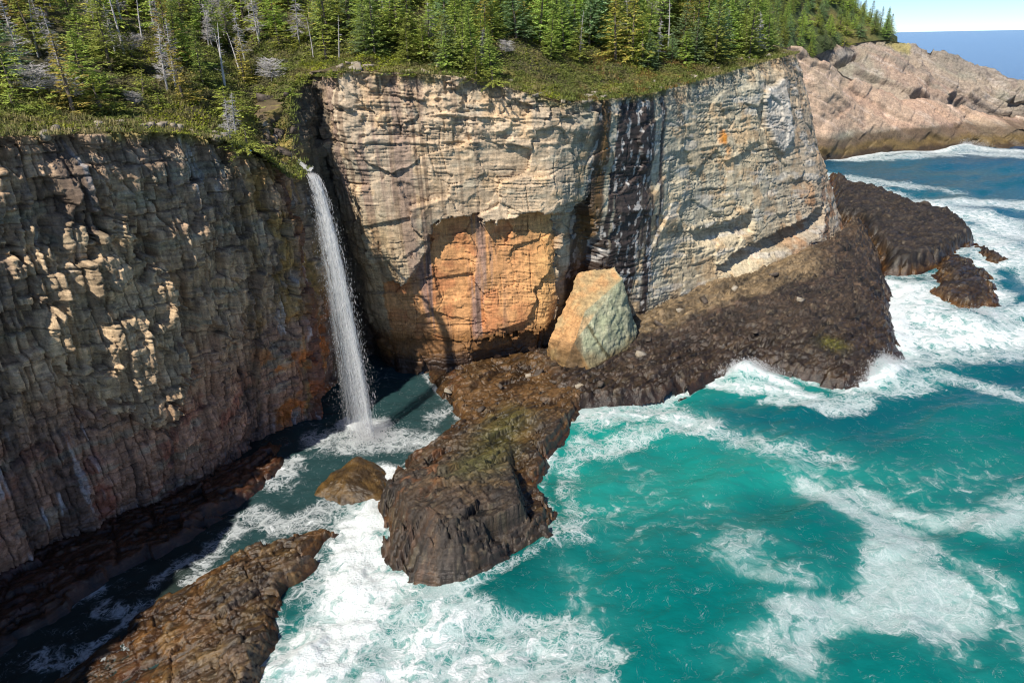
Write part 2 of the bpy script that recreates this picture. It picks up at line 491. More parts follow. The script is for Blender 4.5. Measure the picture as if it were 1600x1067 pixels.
    cr = mix(cr, S(182, 150, 110)[None], smooth(.0, .5, n2) * .6)
    cr = mix(cr, S(160, 134, 112)[None], smooth(168, 190, u) * .5)
    cr = mix(cr, S(200, 198, 192)[None], smooth(.25, .6, n3) * .4)
    s2 = fbm(u * .55 - .02 * z, z * .035, 0, 4, 151)
    blk = smooth(-.22, .12, s2 + 1.0 * np.exp(-((u - 142.8) / 5.2) ** 2) - .5) * smooth(134.5, 137, u) * smooth(152, 149, u) * smooth(34, 32, z + n2)
    cr = mix(cr, S(62, 52, 46)[None], blk * .95)
    blk = np.maximum(blk, smooth(.12, .3, fbm(u * 1.1 - .03 * z, z * .03, 0, 4, 155)) * smooth(135, 138, u) * smooth(152, 148, u) * smooth(34, 31, z + n2) * .9)
    cr = mix(cr, S(58, 48, 44)[None], blk * .9)
    cr = mix(cr, S(214, 210, 204)[None], blk * smooth(.3, .5, fbm(u * 1.8, z * .9, 0, 3, 161)) * .6)
    cr = mix(cr, S(104, 78, 40)[None], np.exp(-((u - 137.6) / .9) ** 2) * .8)
    cr = mix(cr, S(212, 140, 58)[None], np.exp(-((u - 164.6) / 1.5) ** 2 - ((z - 25.5) / 2.3) ** 2) * 1.1 * smooth(-.4, .3, n2))
    cr = mix(cr, S(150, 108, 74)[None], smooth(-.1, .4, n2) * smooth(19, 12, z) * smooth(174, 186, u) * .8)
    cr = mix(cr, S(192, 188, 180)[None], pb * .75)
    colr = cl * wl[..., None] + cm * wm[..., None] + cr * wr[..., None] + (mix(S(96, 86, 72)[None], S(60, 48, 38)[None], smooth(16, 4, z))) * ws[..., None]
    colr = colr * (1 + (.3 * (c - .5) + .3 * (b - .5)) * (wl + .25) + .25 * (g4 - .5) * (1 - wl) + .10 * (e5 - .5) * (1 - wl))[..., None]
    colr = mix(colr, S(50, 38, 32)[None], np.clip(crack * 1.6, 0, .6))
    wet = smooth(5, 1, z) * .8 * (wl + ws + wm) + blk * .5 * wr + smooth(82, 84, u) * smooth(92, 88, u) * .7
    # rusty soil and turf at the rim
    colr = mix(colr, S(120, 112, 56)[None], smooth(.9, .1, tt + .6 * n2) * smooth(-.3, .3, fbm(u * .4, z * 0, 0, 3, 171)) * .7)
    colr = colr * (1 + .42 * wl)[..., None]  # shaded cliff: fill light put into the colour, rock lightened to lift its shade
    return d, colr * .92, np.clip(wet, 0, 1)

def build_cliff(name, u0, u1, du, dz, label):
    n = int(round((u1 - u0) / du)) + 1
    u = np.linspace(u0, u1, n)
    rz = smooth1(u, NRZ, 1.0)
    m = int(round(38.5 / dz)) + 1
    t = np.linspace(0, 1, m)
    inward = np.array([.35, .8, 1.4, 2.2, 3.4, 5.0])
    U = np.repeat(u[:, None], m, 1)
    Z = -2.5 + (rz[:, None] + 2.5) * t[None]
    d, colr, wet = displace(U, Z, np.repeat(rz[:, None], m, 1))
    X, Y = plan(U, np.clip(Z / rz[:, None], -.1, 1))
    nx, ny = plan_normal(u)
    V = np.stack([X + nx[:, None] * d, Y + ny[:, None] * d, Z], -1)
    last = V[:, -1]
    rows = []
    gf = 1 - .6 * smooth(82, 86, u) * smooth(104, 100, u)
    for w in inward:
        q = last.copy()
        q[:, 0] -= nx * w * gf; q[:, 1] -= ny * w * gf
        q[:, 2] += (.18 * gf - .3 * (1 - gf)) * w + .22 * fbm(u * .9, w * .9, 0, 3, 7) * min(1, w)
        rows.append(q)
    V = np.concatenate([V, np.stack(rows, 1)], 1)
    g = mix(S(96, 92, 48)[None], S(128, 110, 80)[None], smooth(-.3, .3, fbm(u * .5, 0, 0, 3, 13)))[None]
    extra = np.repeat(np.transpose(g, (1, 0, 2)) * .55, len(inward), 1)
    colr = np.concatenate([colr, extra], 1)
    wet = np.concatenate([wet, np.zeros((n, len(inward)))], 1)
    q = grid_quads(n, m + len(inward))
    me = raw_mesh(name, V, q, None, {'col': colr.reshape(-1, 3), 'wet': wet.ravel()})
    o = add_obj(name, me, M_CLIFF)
    return tag(o, label, None, None, 'structure')
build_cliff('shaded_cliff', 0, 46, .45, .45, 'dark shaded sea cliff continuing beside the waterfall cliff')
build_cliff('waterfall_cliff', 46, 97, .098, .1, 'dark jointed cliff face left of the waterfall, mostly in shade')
build_cliff('buttress_cliff', 97, 138, .1, .108, 'sunlit tan and orange cliff buttress behind the waterfall')
build_cliff('headland_cliff', 138, 206, .15, .14, 'pale layered cliff wall with black stains above the rock shelf')
build_cliff('headland_cliff_back', 206, NL[-1], .6, .6, 'back of the pale layered cliff')

# ------------------------------------------------------------------ hilltop behind the rim
RU = np.arange(0, NL[-1], .5)
RXY = np.stack([smooth1(RU, NR[:, 0]), smooth1(RU, NR[:, 1])], -1)
RZZ = smooth1(RU, NRZ, 4.0)
LAND = np.concatenate([RXY, [(300, 230), (300, 400), (-300, 400), (-300, -8)]])
def hill(x, y):
    """ground height behind the rim, distance from the rim, place along it"""
    sh = np.shape(x)
    x, y = np.ravel(x), np.ravel(y)
    D = np.empty(len(x)); K = np.empty(len(x), int)
    for i in range(0, len(x), 4000):
        dd = (x[i:i+4000, None] - RXY[None, :, 0]) ** 2 + (y[i:i+4000, None] - RXY[None, :, 1]) ** 2
        K[i:i+4000] = dd.argmin(1)
        ws = np.exp(-dd / (12 + .35 * dd.min(1)[:, None]) + dd.min(1)[:, None] / (12 + .35 * dd.min(1)[:, None]))
        D[i:i+4000] = (ws * RZZ[None]).sum(1) / ws.sum(1)
    rz = D
    d = np.sqrt((x - RXY[K, 0]) ** 2 + (y - RXY[K, 1]) ** 2)
    ins = inpoly(x, y, LAND)
    h = rz + np.where(d < 6, .22 * d, 1.32 + (.42 + .12 * smooth(10, 40, x)) * (d - 6)) - .10 * np.maximum(d - 45, 0)
    h = h + .9 * fbm(x * .07, y * .07, 0, 3, 201) * smooth(1, 8, d) + .25 * fbm(x * .5, y * .5, 0, 3, 211) * smooth(0, 3, d)
    # stream bed cut down to the lip of the fall
    ds = dline(x, y, [(-20.6, 68), (-24, 74), (-27.5, 80), (-33, 90), (-40, 110)])
    h = h - 2.2 * np.exp(-(ds / 2.2) ** 2)
    return h.reshape(sh), np.where(ins, d, -d).reshape(sh), RU[K].reshape(sh)
gx, gy = np.meshgrid(np.arange(-110, 75, .9), np.arange(-8, 215, .9), indexing='ij')
gh, gd, gu = hill(gx, gy)
keep = gd > np.where((gu > 80) & (gu < 106), -.1, 1.6)
kq = keep[:-1, :-1] & keep[1:, :-1] & keep[1:, 1:] & keep[:-1, 1:]
gn = fbm(gx * .3, gy * .3, 0, 4, 221)
gcol = mix(S(72, 70, 40)[None], S(98, 100, 44)[None], smooth(-.3, .4, gn))
gcol = mix(gcol, S(150, 132, 72)[None], smooth(.0, .5, fbm(gx * .2, gy * .2, 0, 3, 231)) * smooth(9, 3, gd))
gcol = mix(gcol, S(84, 78, 54)[None], smooth(6, 14, gd) * .8) * .85
V = np.stack([gx, gy, gh], -1).reshape(-1, 3)
V, q, A = compact(V, grid_quads(*gx.shape, kq), {'col': gcol.reshape(-1, 3), 'wet': np.zeros(gx.size)})
M_SOIL = rock_material('soil_and_moss', fine=6, bedding=1.0, streak=False, var=.9, bump=.8, rough=.95)
tag(add_obj('hill_ground', raw_mesh('hill_ground', V, q, None, A, True), M_SOIL), 'mossy forest floor on top of the cliffs', None, None, 'structure')

# ------------------------------------------------------------------ wave-cut shelves
FU = np.arange(0, NL[-1], .5)
FXY = np.stack([smooth1(FU, NF[:, 0]), smooth1(FU, NF[:, 1])], -1)
def P(lst, z=0.0):
    return np.array([at(a, b, z)[:2] for a, b in lst])
SHELF_RIGHT = np.concatenate([P([(892,632),(950,625),(1050,612),(1110,592),(1150,580),(1220,582),(1290,598),(1335,602),(1385,575),(1405,548),(1392,500),(1388,460),(1375,415),(1372,395),(1350,352)]),
                              [(70,140),(50,120),(40,112),(28,106),(16,98),(6,92),(2,84)]])
SHELF_MID = P([(655,578),(760,566),(860,555),(905,570),(930,600),(905,634),(882,668),(858,712),(846,752),(862,800),(866,850),(820,880),(770,905),(730,925),(680,930),(640,922),(612,890),(596,850),(586,800),(612,760),(640,722),(690,690),(722,655),(700,625),(680,600)])
SHELF_NEAR = np.concatenate([P([(415,1075),(438,1000),(436,958),(462,918),(500,868),(524,838),(505,832),(440,846),(370,870),(290,915),(200,970),(110,1040),(60,1100)]), [(-26,20),(-17,20)]])
LEDGE = np.concatenate([P([(440,722),(415,752),(352,800),(265,858),(170,915),(60,985),(-60,1050)]), [(-44,34),(-46,42),(-34,54),(-25,64)]])
FAR_SHELF = P([(1300,270),(1335,298),(1372,305),(1432,330),(1486,346),(1512,362),(1524,384),(1492,402),(1468,424),(1420,432),(1382,428),(1366,404),(1352,372),(1335,352),(1300,345)])
ISLET_A = P([(1482,402),(1520,412),(1545,432),(1560,465),(1562,480),(1535,490),(1500,492),(1470,480),(1452,462),(1462,440),(1450,420)])
ISLET_B = P([(1510,388),(1535,390),(1565,402),(1588,416),(1560,420),(1535,412)])
def footdist(x, y):
    sh = np.shape(x); x, y = np.ravel(x), np.ravel(y)
    D = np.empty(len(x))
    sel = (FU > 40) & (FU < 215)
    F2 = FXY[sel]
    for i in range(0, len(x), 6000):
        D[i:i+6000] = np.sqrt(((x[i:i+6000, None] - F2[None, :, 0]) ** 2 + (y[i:i+6000, None] - F2[None, :, 1]) ** 2).min(1))
    return D.reshape(sh)
def top_right(x, y, sd):
    dc = np.maximum(footdist(x, y) - 1.0, 0)
    zf = np.interp(x, [4, 18, 30, 42, 58, 66], [1.0, 2.8, 4.3, 5.6, 6.8, 7.2])
    f = sd / (sd + dc + .01)
    return .9 + (zf - .9) * np.power(np.clip(f, 0, 1), .8)
def top_mid(x, y, sd):
    z = np.interp(y, [41, 44, 50, 56, 62, 70, 80, 86], [4.4, 4.9, 4.4, 3.0, 1.6, .95, .95, 1.2])
    return z - 2.4 * smooth(.2, 1.4, x + .12 * (y - 48)) * smooth(62, 54, y) - .16 * np.clip(-6 - x, 0, 8)
def top_near(x, y, sd):
    return np.interp(y, [20, 34, 42, 49], [1.6, 1.4, 1.1, .65]) * (.12 + .88 * smooth(-31, -20, x + .25 * (y - 40))) + .1
def top_ledge(x, y, sd):
    return np.full(np.shape(x), 1.0)
def top_far(x, y, sd):
    return 3.6 - .01 * (y - 120)
def top_islet(x, y, sd):
    return np.full(np.shape(x), 1.7)
def shelf(name, poly, top, res, slope, label, seed, terr=.45, pal=0, lo=-.9):
    mn, mx = poly.min(0) - 1.5, poly.max(0) + 1.5
    x, y = np.meshgrid(np.arange(mn[0], mx[0], res), np.arange(mn[1], mx[1], res), indexing='ij')
    jx, jy = .9 * fbm(x * .35, y * .35, 0, 4, seed), .9 * fbm(x * .35, y * .35, 0, 4, seed + 1)
    ang = math.radians(36)
    a, b = x * math.cos(ang) + y * math.sin(ang), -x * math.sin(ang) + y * math.cos(ang)
    ov, ot, oe, oz_, of_ = blocks(a + .4 * jx, b + .4 * jy, make_layers(1.5, .6, seed + 50, -160, 260), 2.6, seed + 51)
    pv, pt_, _, _, _ = blocks(b + .3 * jx, a + .3 * jy, make_layers(.8, .6, seed + 52, -160, 260), 1.1, seed + 53)
    sd = sdpoly(x + .35 * jx + 1.1 * (ov - .5) + .16 * (pv - .5), y + .35 * jy + 1.1 * (ot - .5) + .16 * (pt_ - .5), poly)
    edge = np.where(sd > 0, slope * sd, 1.2 * sd)
    tp = top(x, y, np.maximum(sd, 0)) + .35 * fbm(x * .13, y * .13, 0, 3, seed + 2)
    k = .22
    z = -np.log(np.exp(-np.clip(edge, -20, 20) / k) + np.exp(-np.clip(tp, -20, 20) / k)) * k
    # beds: stepped ledges parallel to the cliff, cut by joints
    ang = math.radians(36)
    a, b = x * math.cos(ang) + y * math.sin(ang), -x * math.sin(ang) + y * math.cos(ang)
    lay = make_layers(terr, .6, seed + 5, -40, 60)
    zt = z + .12 * b * .25 + .25 * fbm(x * .5, y * .5, 0, 3, seed + 6)
    li = np.searchsorted(lay, zt)
    l0, l1 = lay[li - 1], lay[li]
    f = (zt - l0) / (l1 - l0)
    z = z + (smooth(.62, .98, f) - f) * (l1 - l0) * .85 * smooth(-.3, .4, sd)
    bv, bt, be, bz, bf = blocks(a + .3 * jx, b + .3 * jy, make_layers(1.3, .6, seed + 8, -160, 220), 3.0, seed + 9)
    inn = smooth(.1, 1.6, sd)
    G1, H1 = facets((a + .2 * jx) / 4.2, (b + .2 * jy) / 2.6, seed + 60, 2.2, 0, .7); G2, H2 = facets((a + .2 * jx) / 1.5, (b + .2 * jy) / .9, seed + 64, 2.2, .1, .7); G3, H3 = facets(a / .6, b / .38, seed + 68, 2.0, -.1, .7)
    z += smooth(.0, .8, sd) * ((.75 * {1: .22, 2: .6, 3: .5, 4: .5, 5: .5, 0: .5}[pal]) * G1 + .12 * G2 + .03 * G3 - .3 * smooth(.05, 0, H1) - .10 * smooth(.07, 0, H2)) * smooth(.1, 1.5, tp + .6)
    bq = b + .8 * fbm(x * .25, y * .25, 0, 3, seed + 30)
    sl = make_layers(.85 if res < .18 else 1.5, .7, seed + 31, -200, 260)
    k1 = np.searchsorted(sl, bq); s0, s1 = sl[k1 - 1], sl[k1]
    fr = (bq - s0) / (s1 - s0)
    amp_ = (.12 + .5 * _h(k1, np.floor(a / (9.0 if pal in (1, 4) else 4.0) + .3 * jx), np.zeros_like(k1), seed + 32)) * {1: 1.15, 2: .5, 3: .55, 4: .9, 5: .5}.get(pal, .6)
    z += inn * amp_ * (smooth(0, .16, fr) * (1 - .75 * fr) - .3) * smooth(.2, 1.2, tp)
    sv, st_, se, sz_, sf = blocks(a + .2 * jx, b + .25 * jy, make_layers(.36, .6, seed + 14, -160, 260), 1.7, seed + 15)
    z += .22 * inn * (.5 * (bv - .5) + .35 * bf * bt + .15 * (sv - .5) + .12 * (st_ - .5) * sf - .30 * smooth(.12, 0, np.minimum(be, bz)) - .14 * smooth(.09, 0, np.minimum(se, sz_)))
    rg = np.abs(fbm(a * .45, b * 1.3, 0, 4, seed + 12))
    z += inn * (.08 * fbm(x * .8, y * .8, 0, 4, seed + 10) + .04 * fbm(x * 2.6, y * 2.6, 0, 3, seed + 11) - .25 * smooth(.07, 0, rg)) + .05
    z += .04 * (pv - .5) * smooth(0, .4, sd)
    z = np.where(sd < -.9, -1.4, z)
    n1, n2 = fbm(x * .25, y * .25, 0, 4, seed + 20), fbm(x * .9, y * .9, 0, 4, seed + 21)
    c = mix(S(88, 70, 52)[None], S(64, 54, 46)[None], smooth(-.3, .3, n1))
    c = mix(c, S(116, 92, 58)[None], smooth(.1, .6, n2) * .7)
    c = mix(c, S(124, 84, 36)[None], smooth(1.3, .4, z) * .75)
    c = mix(c, S(92, 44, 28)[None], smooth(.5, .1, z) * .5)
    if pal == 1:      # right shelf: dry tan ledge under the wall, black slope below it
        dc = footdist(x, y)
        c = mix(c, S(58, 48, 42)[None], .7 * smooth(2.5, 5, dc))
        c = mix(c, S(98, 78, 64)[None], smooth(.0, .5, n2 + .3 * n1) * .6 * smooth(16, 6, dc))
        c = mix(c, S(150, 128, 96)[None], smooth(6.2, 4.2, dc + 1.2 * n1) * smooth(56, 46, x) * smooth(10, 14, x) * .8)
        c = mix(c, S(112, 110, 34)[None], np.exp(-((x - 42.5) / 1.6) ** 2 - ((y - 82.5) / 1.6) ** 2) * .9)
    if pal == 2:      # middle shelf: rusty weed, green film on top
        c = mix(c, S(112, 84, 52)[None], smooth(62, 74, y) * .75)
        c = mix(c, S(92, 90, 44)[None], np.exp(-((x + 3 - .25 * (y - 56)) / 2.6) ** 2) * smooth(48, 54, y) * smooth(72, 66, y) * .75)
        c = mix(c, S(110, 66, 38)[None], smooth(-5, -8, x) * smooth(.0, .5, n2) * .7)
        c = mix(c, S(74, 64, 56)[None], smooth(50, 46, y) * .6)
    if pal == 3:
        c = mix(c, S(116, 94, 62)[None], .5 * smooth(-.2, .4, n2))
    if pal == 4:
        c = mix(c, S(50, 46, 44)[None], .7 * smooth(1.2, 2.0, z))
    if pal == 5:
        c = mix(c, S(96, 52, 42)[None], .6)
    c = c * (1 + .5 * G1 + .5 * G2 + .5 * G3 + .2 * (sv - .5))[..., None]
    c = mix(c, S(176, 160, 130)[None], smooth(.46, .65, fbm(x * 2.2, y * 2.2, 0, 3, seed + 40)) * .22)
    c = mix(c, S(30, 24, 22)[None], np.maximum(smooth(.12, 0, np.minimum(be, bz)) * .6, smooth(.08, 0, rg) * .5))
    c = mix(c, S(40, 32, 26)[None], smooth(.75, .25, z) * .55)
    wet = smooth(3.6, .8, z + .8 * n1) * .85 + .12
    keep = z > lo
    kq = keep[:-1, :-1] & keep[1:, :-1] & keep[1:, 1:] & keep[:-1, 1:]
    Vv = np.stack([x, y, z], -1).reshape(-1, 3)
    Vv, q, A = compact(Vv, grid_quads(*x.shape, kq), {'col': c.reshape(-1, 3) * (.58 if pal != 3 else .64), 'wet': wet.ravel()})
    return tag(add_obj(name, raw_mesh(name, Vv, q, None, A), M_SHELF), label, None, None, 'structure')
shelf('rock_shelf', SHELF_RIGHT, top_right, .16, 1.5, 'broad dark stepped rock shelf below the pale cliff wall', 301, .5, 1)
shelf('rock_platform', SHELF_MID, top_mid, .1, 1.9, 'brown weed-covered rock platform between the pool and the bay', 401, .6, 2)
shelf('rock_ledge', SHELF_NEAR, top_near, .09, 1.7, 'sunlit brown rock ledge beside the white churning channel', 501, .3, 3)
shelf('cliff_foot_ledge', LEDGE, top_ledge, .14, 1.6, 'dark reddish ledge along the foot of the shaded cliff', 551, .3, 5)
shelf('dark_rock_point', FAR_SHELF, top_far, .3, 1.6, 'low black rock point beyond the end of the headland', 601, .5, 4)
for nm, pl, sd_, lb in (('sea_rock', ISLET_A, 651, 'larger wave-washed brown sea rock off the black rock point'),
                        ('sea_rock', ISLET_B, 671, 'smaller low sea rock just beyond the larger wave-washed one')):
    o = shelf(nm, pl, top_islet, .22, .8, lb, sd_, .4, 4)
    o['kind'] = 'thing'; o['category'] = 'rock'; o['group'] = 'wave-washed sea rocks'

# ------------------------------------------------------------------ boulders
import bmesh
def hull_rock(name, pts, subdiv, amp, colfn, mat, freq=.6, seed=0):
    bm = bmesh.new()
    for p in pts: bm.verts.new(p)
    r = bmesh.ops.convex_hull(bm, input=bm.verts)
    bmesh.ops.delete(bm, geom=[v for v in bm.verts if not v.link_faces], context='VERTS')
    bmesh.ops.triangulate(bm, faces=bm.faces)
    for _ in range(subdiv):
        bmesh.ops.subdivide_edges(bm, edges=[e for e in bm.edges if e.calc_length() > .28], cuts=1, use_grid_fill=True)
        bmesh.ops.triangulate(bm, faces=bm.faces)
    bm.normal_update()
    co = np.array([v.co[:] for v in bm.verts]); no = np.array([v.normal[:] for v in bm.verts])
    d = amp * (fbm(co[:, 0] * freq, co[:, 1] * freq, co[:, 2] * freq, 5, seed)
               + .35 * fbm(co[:, 0] * freq * 4, co[:, 1] * freq * 4, co[:, 2] * freq * 4, 3, seed + 5))
    co2 = co + no * d[:, None]
    bm.verts.ensure_lookup_table(); bm.verts.index_update()
    tris = np.array([[v.index for v in f.verts] for f in bm.faces])
    bm.free()
    colr, wet = colfn(co, no)
    return raw_mesh(name, co2, None, tris, {'col': colr, 'wet': wet})
bpts = [aty(904,428,87.5), aty(960,418,87.0), aty(972,436,85.5), aty(913,488,82.3), aty(897,536,79.6), aty(860,528,82.6), aty(852,560,83), aty(878,588,79.2),
        aty(926,584,78.4), aty(985,552,83.2), aty(996,520,86.4), aty(990,520,92), aty(960,430,91), aty(915,440,91), aty(880,530,91), aty(870,585,88), aty(960,590,89), aty(890,474,86.6)]
DD, EE = bpts[3], bpts[4]
def boulder_col(co, no):
    n = fbm(co[:, 0] * .5, co[:, 1] * .5, co[:, 2] * .5, 4, 71); n2 = fbm(co[:, 0] * 1.7, co[:, 1] * 1.7, co[:, 2] * .9, 3, 72)
    px, py, _ = proj(co[:, 0], co[:, 1], co[:, 2])
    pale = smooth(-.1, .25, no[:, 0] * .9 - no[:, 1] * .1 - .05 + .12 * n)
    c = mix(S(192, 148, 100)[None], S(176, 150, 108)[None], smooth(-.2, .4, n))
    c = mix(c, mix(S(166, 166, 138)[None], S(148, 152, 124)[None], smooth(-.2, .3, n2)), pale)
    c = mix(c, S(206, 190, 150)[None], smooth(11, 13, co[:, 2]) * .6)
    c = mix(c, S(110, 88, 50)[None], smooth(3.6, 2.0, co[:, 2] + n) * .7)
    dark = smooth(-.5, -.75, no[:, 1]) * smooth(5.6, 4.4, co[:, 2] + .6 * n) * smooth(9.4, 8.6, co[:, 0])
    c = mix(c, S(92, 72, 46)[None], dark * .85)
    # the diagonal crack over the pale face
    l = dline(co[:, 0], co[:, 2], [(aty(908,492,82)[0], aty(908,492,82)[2]), (aty(958,570,80)[0], aty(958,570,80)[2])])
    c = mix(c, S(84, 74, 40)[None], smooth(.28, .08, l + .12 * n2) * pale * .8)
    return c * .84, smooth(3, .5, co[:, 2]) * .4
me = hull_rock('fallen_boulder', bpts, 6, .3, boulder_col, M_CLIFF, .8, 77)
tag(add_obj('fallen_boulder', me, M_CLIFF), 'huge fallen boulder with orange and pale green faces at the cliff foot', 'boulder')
rp = [at(*p) for p in ()]
rk = [aty(488,775,55.0), aty(492,800,53.6), aty(540,806,52.2), aty(598,792,53.0), aty(606,772,54.5), aty(512,745,57.0), aty(556,734,57.2), aty(584,736,57.6), aty(602,752,57.0), aty(530,752,55.2), aty(566,762,54.6), aty(580,790,53.0)]
rk += [np.array((p[0], p[1] + 1.0, -.8)) for p in rk[:5]] + [np.array((-18, 60, -.5)), np.array((-13.5, 60, -.5)), np.array((-16, 59.5, 1.2))]
def rock_col(co, no):
    n = fbm(co[:, 0] * 1.1, co[:, 1] * 1.1, co[:, 2] * 1.1, 4, 81)
    c = mix(S(104, 80, 44)[None], S(74, 58, 38)[None], smooth(-.3, .3, n))
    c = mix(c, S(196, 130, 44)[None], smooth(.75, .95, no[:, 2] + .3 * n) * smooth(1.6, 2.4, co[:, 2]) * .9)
    return c * .7, np.full(len(co), .95)
me = hull_rock('pool_boulder', rk, 5, .22, rock_col, M_SHELF, 1.0, 91)
tag(add_obj('pool_boulder', me, M_SHELF), 'glistening brown boulder standing in the outlet below the waterfall', 'boulder')

# ------------------------------------------------------------------ far headland: lofts through level lines (metres)
def resample(pts, n):
    pts = np.asarray(pts, float)
    l = np.r_[0, np.cumsum(np.linalg.norm(np.diff(pts, axis=0), axis=1))]
    t = np.linspace(0, l[-1], n)
    return np.stack([np.interp(t, l, pts[:, k]) for k in range(3)], -1)
def loft(name, rows, n, subs, dispfn, colfn, label, mat):
    R = [resample(r, n) for r in rows]
    V = []
    for a, b, k in zip(R[:-1], R[1:], subs):
        for i in range(k):
            V.append(a + (b - a) * i / k)
    V.append(R[-1])
    V = np.stack(V, 1)
    gu = np.gradient(V, axis=0); gv = np.gradient(V, axis=1)
    nn = np.cross(gu, gv); nn /= np.linalg.norm(nn, axis=-1, keepdims=True) + 1e-9
    if nn[..., 1].mean() > 0: nn = -nn
    d = dispfn(V)
    V2 = V + nn * d[..., None]
    c, w = colfn(V2, d)
    me = raw_mesh(name, V2, grid_quads(V.shape[0], V.shape[1]), None, {'col': c.reshape(-1, 3), 'wet': w.ravel()})
    return tag(add_obj(name, me, mat), label, None, None, 'structure'), V2
def band(V):
    # tilted beds running down to the right
    s = V[..., 2] * .8 + V[..., 0] * .42 + V[..., 1] * .1
    return s + 2.0 * fbm(V[..., 0] * .03, V[..., 2] * .05, 0, 3, 701)
def disp_far(V):
    s = band(V)
    lay = make_layers(3.2, .7, 702, -60, 320)
    li = np.searchsorted(lay, s); o = np.zeros_like(li)
    k = 1.5 * (_h(li, o, o, 703) - .5)
    lay2 = make_layers(.9, .7, 704, -60, 320)
    l2 = np.searchsorted(lay2, s)
    k += .6 * (_h(l2, o, o, 705) - .5)
    cross = V[..., 0] * .6 - V[..., 2] * .7
    bv, _, be, bz, _ = blocks(cross, s, lay, 5.0, 706)
    k += 1.0 * (bv - .5)
    return 1.3 * k + 3.2 * fbm(V[..., 0] * .025, V[..., 2] * .04, 0, 2, 717) + 1.6 * fbm(V[..., 0] * .06, V[..., 2] * .09, V[..., 1] * .06, 4, 707) + .4 * fbm(V[..., 0] * .4, V[..., 2] * .4, 0, 3, 708)
def col_far(V, d):
    s = band(V); x, z = V[..., 0], V[..., 2]
    lay = make_layers(4.5, .7, 711, -60, 320)
    li = np.searchsorted(lay, s + 1.0 * fbm(x * .15, z * .15, 0, 3, 719)); o = np.zeros_like(li)
    h = _h(li, o, o, 712); h2 = _h(li, o, o, 713)
    n1 = fbm(x * .06, z * .08, 0, 4, 714); n2 = fbm(x * .3, z * .3, 0, 4, 715)
    c = mix(S(184, 164, 142)[None], S(150, 140, 124)[None], h)
    c = mix(c, S(186, 148, 126)[None], smooth(.55, .9, h2) * .5)
    c = mix(c, S(146, 146, 128)[None], smooth(.1, .5, n1) * .75)
    c = mix(c, S(134, 112, 104)[None], smooth(.2, .6, n2) * .5)
    c = mix(c, S(214, 202, 190)[None], smooth(.35, .6, fbm(s * .9, cross_(V) * .12, 0, 3, 716)) * .5)
    zt = z + 1.4 * n1 + .8 * n2
    c = mix(c, S(96, 78, 58)[None], smooth(8.6, 6.4, zt) * .85)
    c = mix(c, S(112, 92, 50)[None], smooth(5.2, 3.4, zt) * .8)
    c = mix(c, S(58, 46, 38)[None], smooth(2.6, 1.2, zt) * .8)
    return c * .84, smooth(5, 1, z) * .6
def cross_(V):
    return V[..., 0] * .6 - V[..., 2] * .7
def below(pts, z=-3.0, dy=-1.0):
    return [(p[0], p[1] + dy, z) for p in pts]
footA = [tuple(at(a, b)) for a, b in [(1215,268),(1310,250),(1400,240),(1500,229),(1600,232),(1720,240),(1900,262)]]
midA = [tuple(aty(a, b, y)) for a, b, y in [(1215,215,240),(1300,206,244),(1400,204,256),(1500,200,271),(1600,196,266),(1720,206,266),(1900,222,262)]]
hiA = [tuple(aty(a, b, y)) for a, b, y in [(1215,140,243),(1280,150,247),(1350,172,257),(1430,180,265),(1510,186,276),(1600,188,272),(1720,200,271),(1900,216,266)]]
creA = [tuple(aty(a, b, y)) for a, b, y in [(1200,70,250),(1252,74,252),(1290,98,256),(1340,124,262),(1392,148,268),(1412,162,270),(1470,166,274),(1530,176,281),(1600,180,282),(1720,192,281),(1900,208,274)]]
bakA = [(p[0] + 1, p[1] + 14, max(p[2] - 5, 1.0)) for p in creA]
def col_a(V, d):
    c, w = col_far(V, d)
    dry = smooth(7.5, 9.5, V[..., 2])
    return mix(c, S(202, 168, 142)[None] * .84, dry * .5), w
loft('headland_slab', [below(footA), footA, midA, hiA, creA, bakA], 420, [3, 22, 22, 30, 8], lambda V: .75 * disp_far(V), col_a, 'long pinkish rock slab sloping into the far side of the inlet', M_FAR)
footB = [tuple(aty(a, b, y)) for a, b, y in [(1180,175,292),(1300,172,296),(1400,172,300),(1460,174,304),(1530,182,308),(1600,186,308),(1700,196,306),(1850,214,300)]]
midB = [tuple(aty(a, b, y)) for a, b, y in [(1180,100,302),(1290,104,306),(1380,120,310),(1450,130,312),(1530,140,314),(1600,152,314),(1700,170,311),(1850,196,304)]]
creB = [tuple(aty(a, b, y)) for a, b, y in [(1180,40,318),(1262,48,320),(1310,62,322),(1350,56,326),(1392,52,330),(1418,66,330),(1450,78,330),(1482,90,330),(1530,100,330),(1560,112,328),(1582,126,326),(1602,132,325),(1640,150,322),(1700,166,318),(1850,194,308)]]
bakB = [(p[0] + 3, p[1] + 26, max(p[2] - 10, -1.0)) for p in creB]
RECESS = [[(1398,168),(1404,152),(1424,148),(1446,160),(1450,172)], [(1470,176),(1474,152),(1492,146),(1508,160),(1512,178)], [(1574,180),(1578,158),(1600,146),(1640,160),(1640,190)], [(1288,102),(1296,112),(1352,92),(1350,84)]]
def disp_b(V):
    d = disp_far(V) * 1.25
    for rc in RECESS:
        q = [tuple(aty(a, b, 312)[[0, 2]]) for a, b in rc]
        d = d - 5.5 * smooth(-.5, 1.5, sdpoly(V[..., 0], V[..., 2], q) + 1.2 * fbm(V[..., 0] * .2, V[..., 2] * .2, 0, 3, 751))
    return d
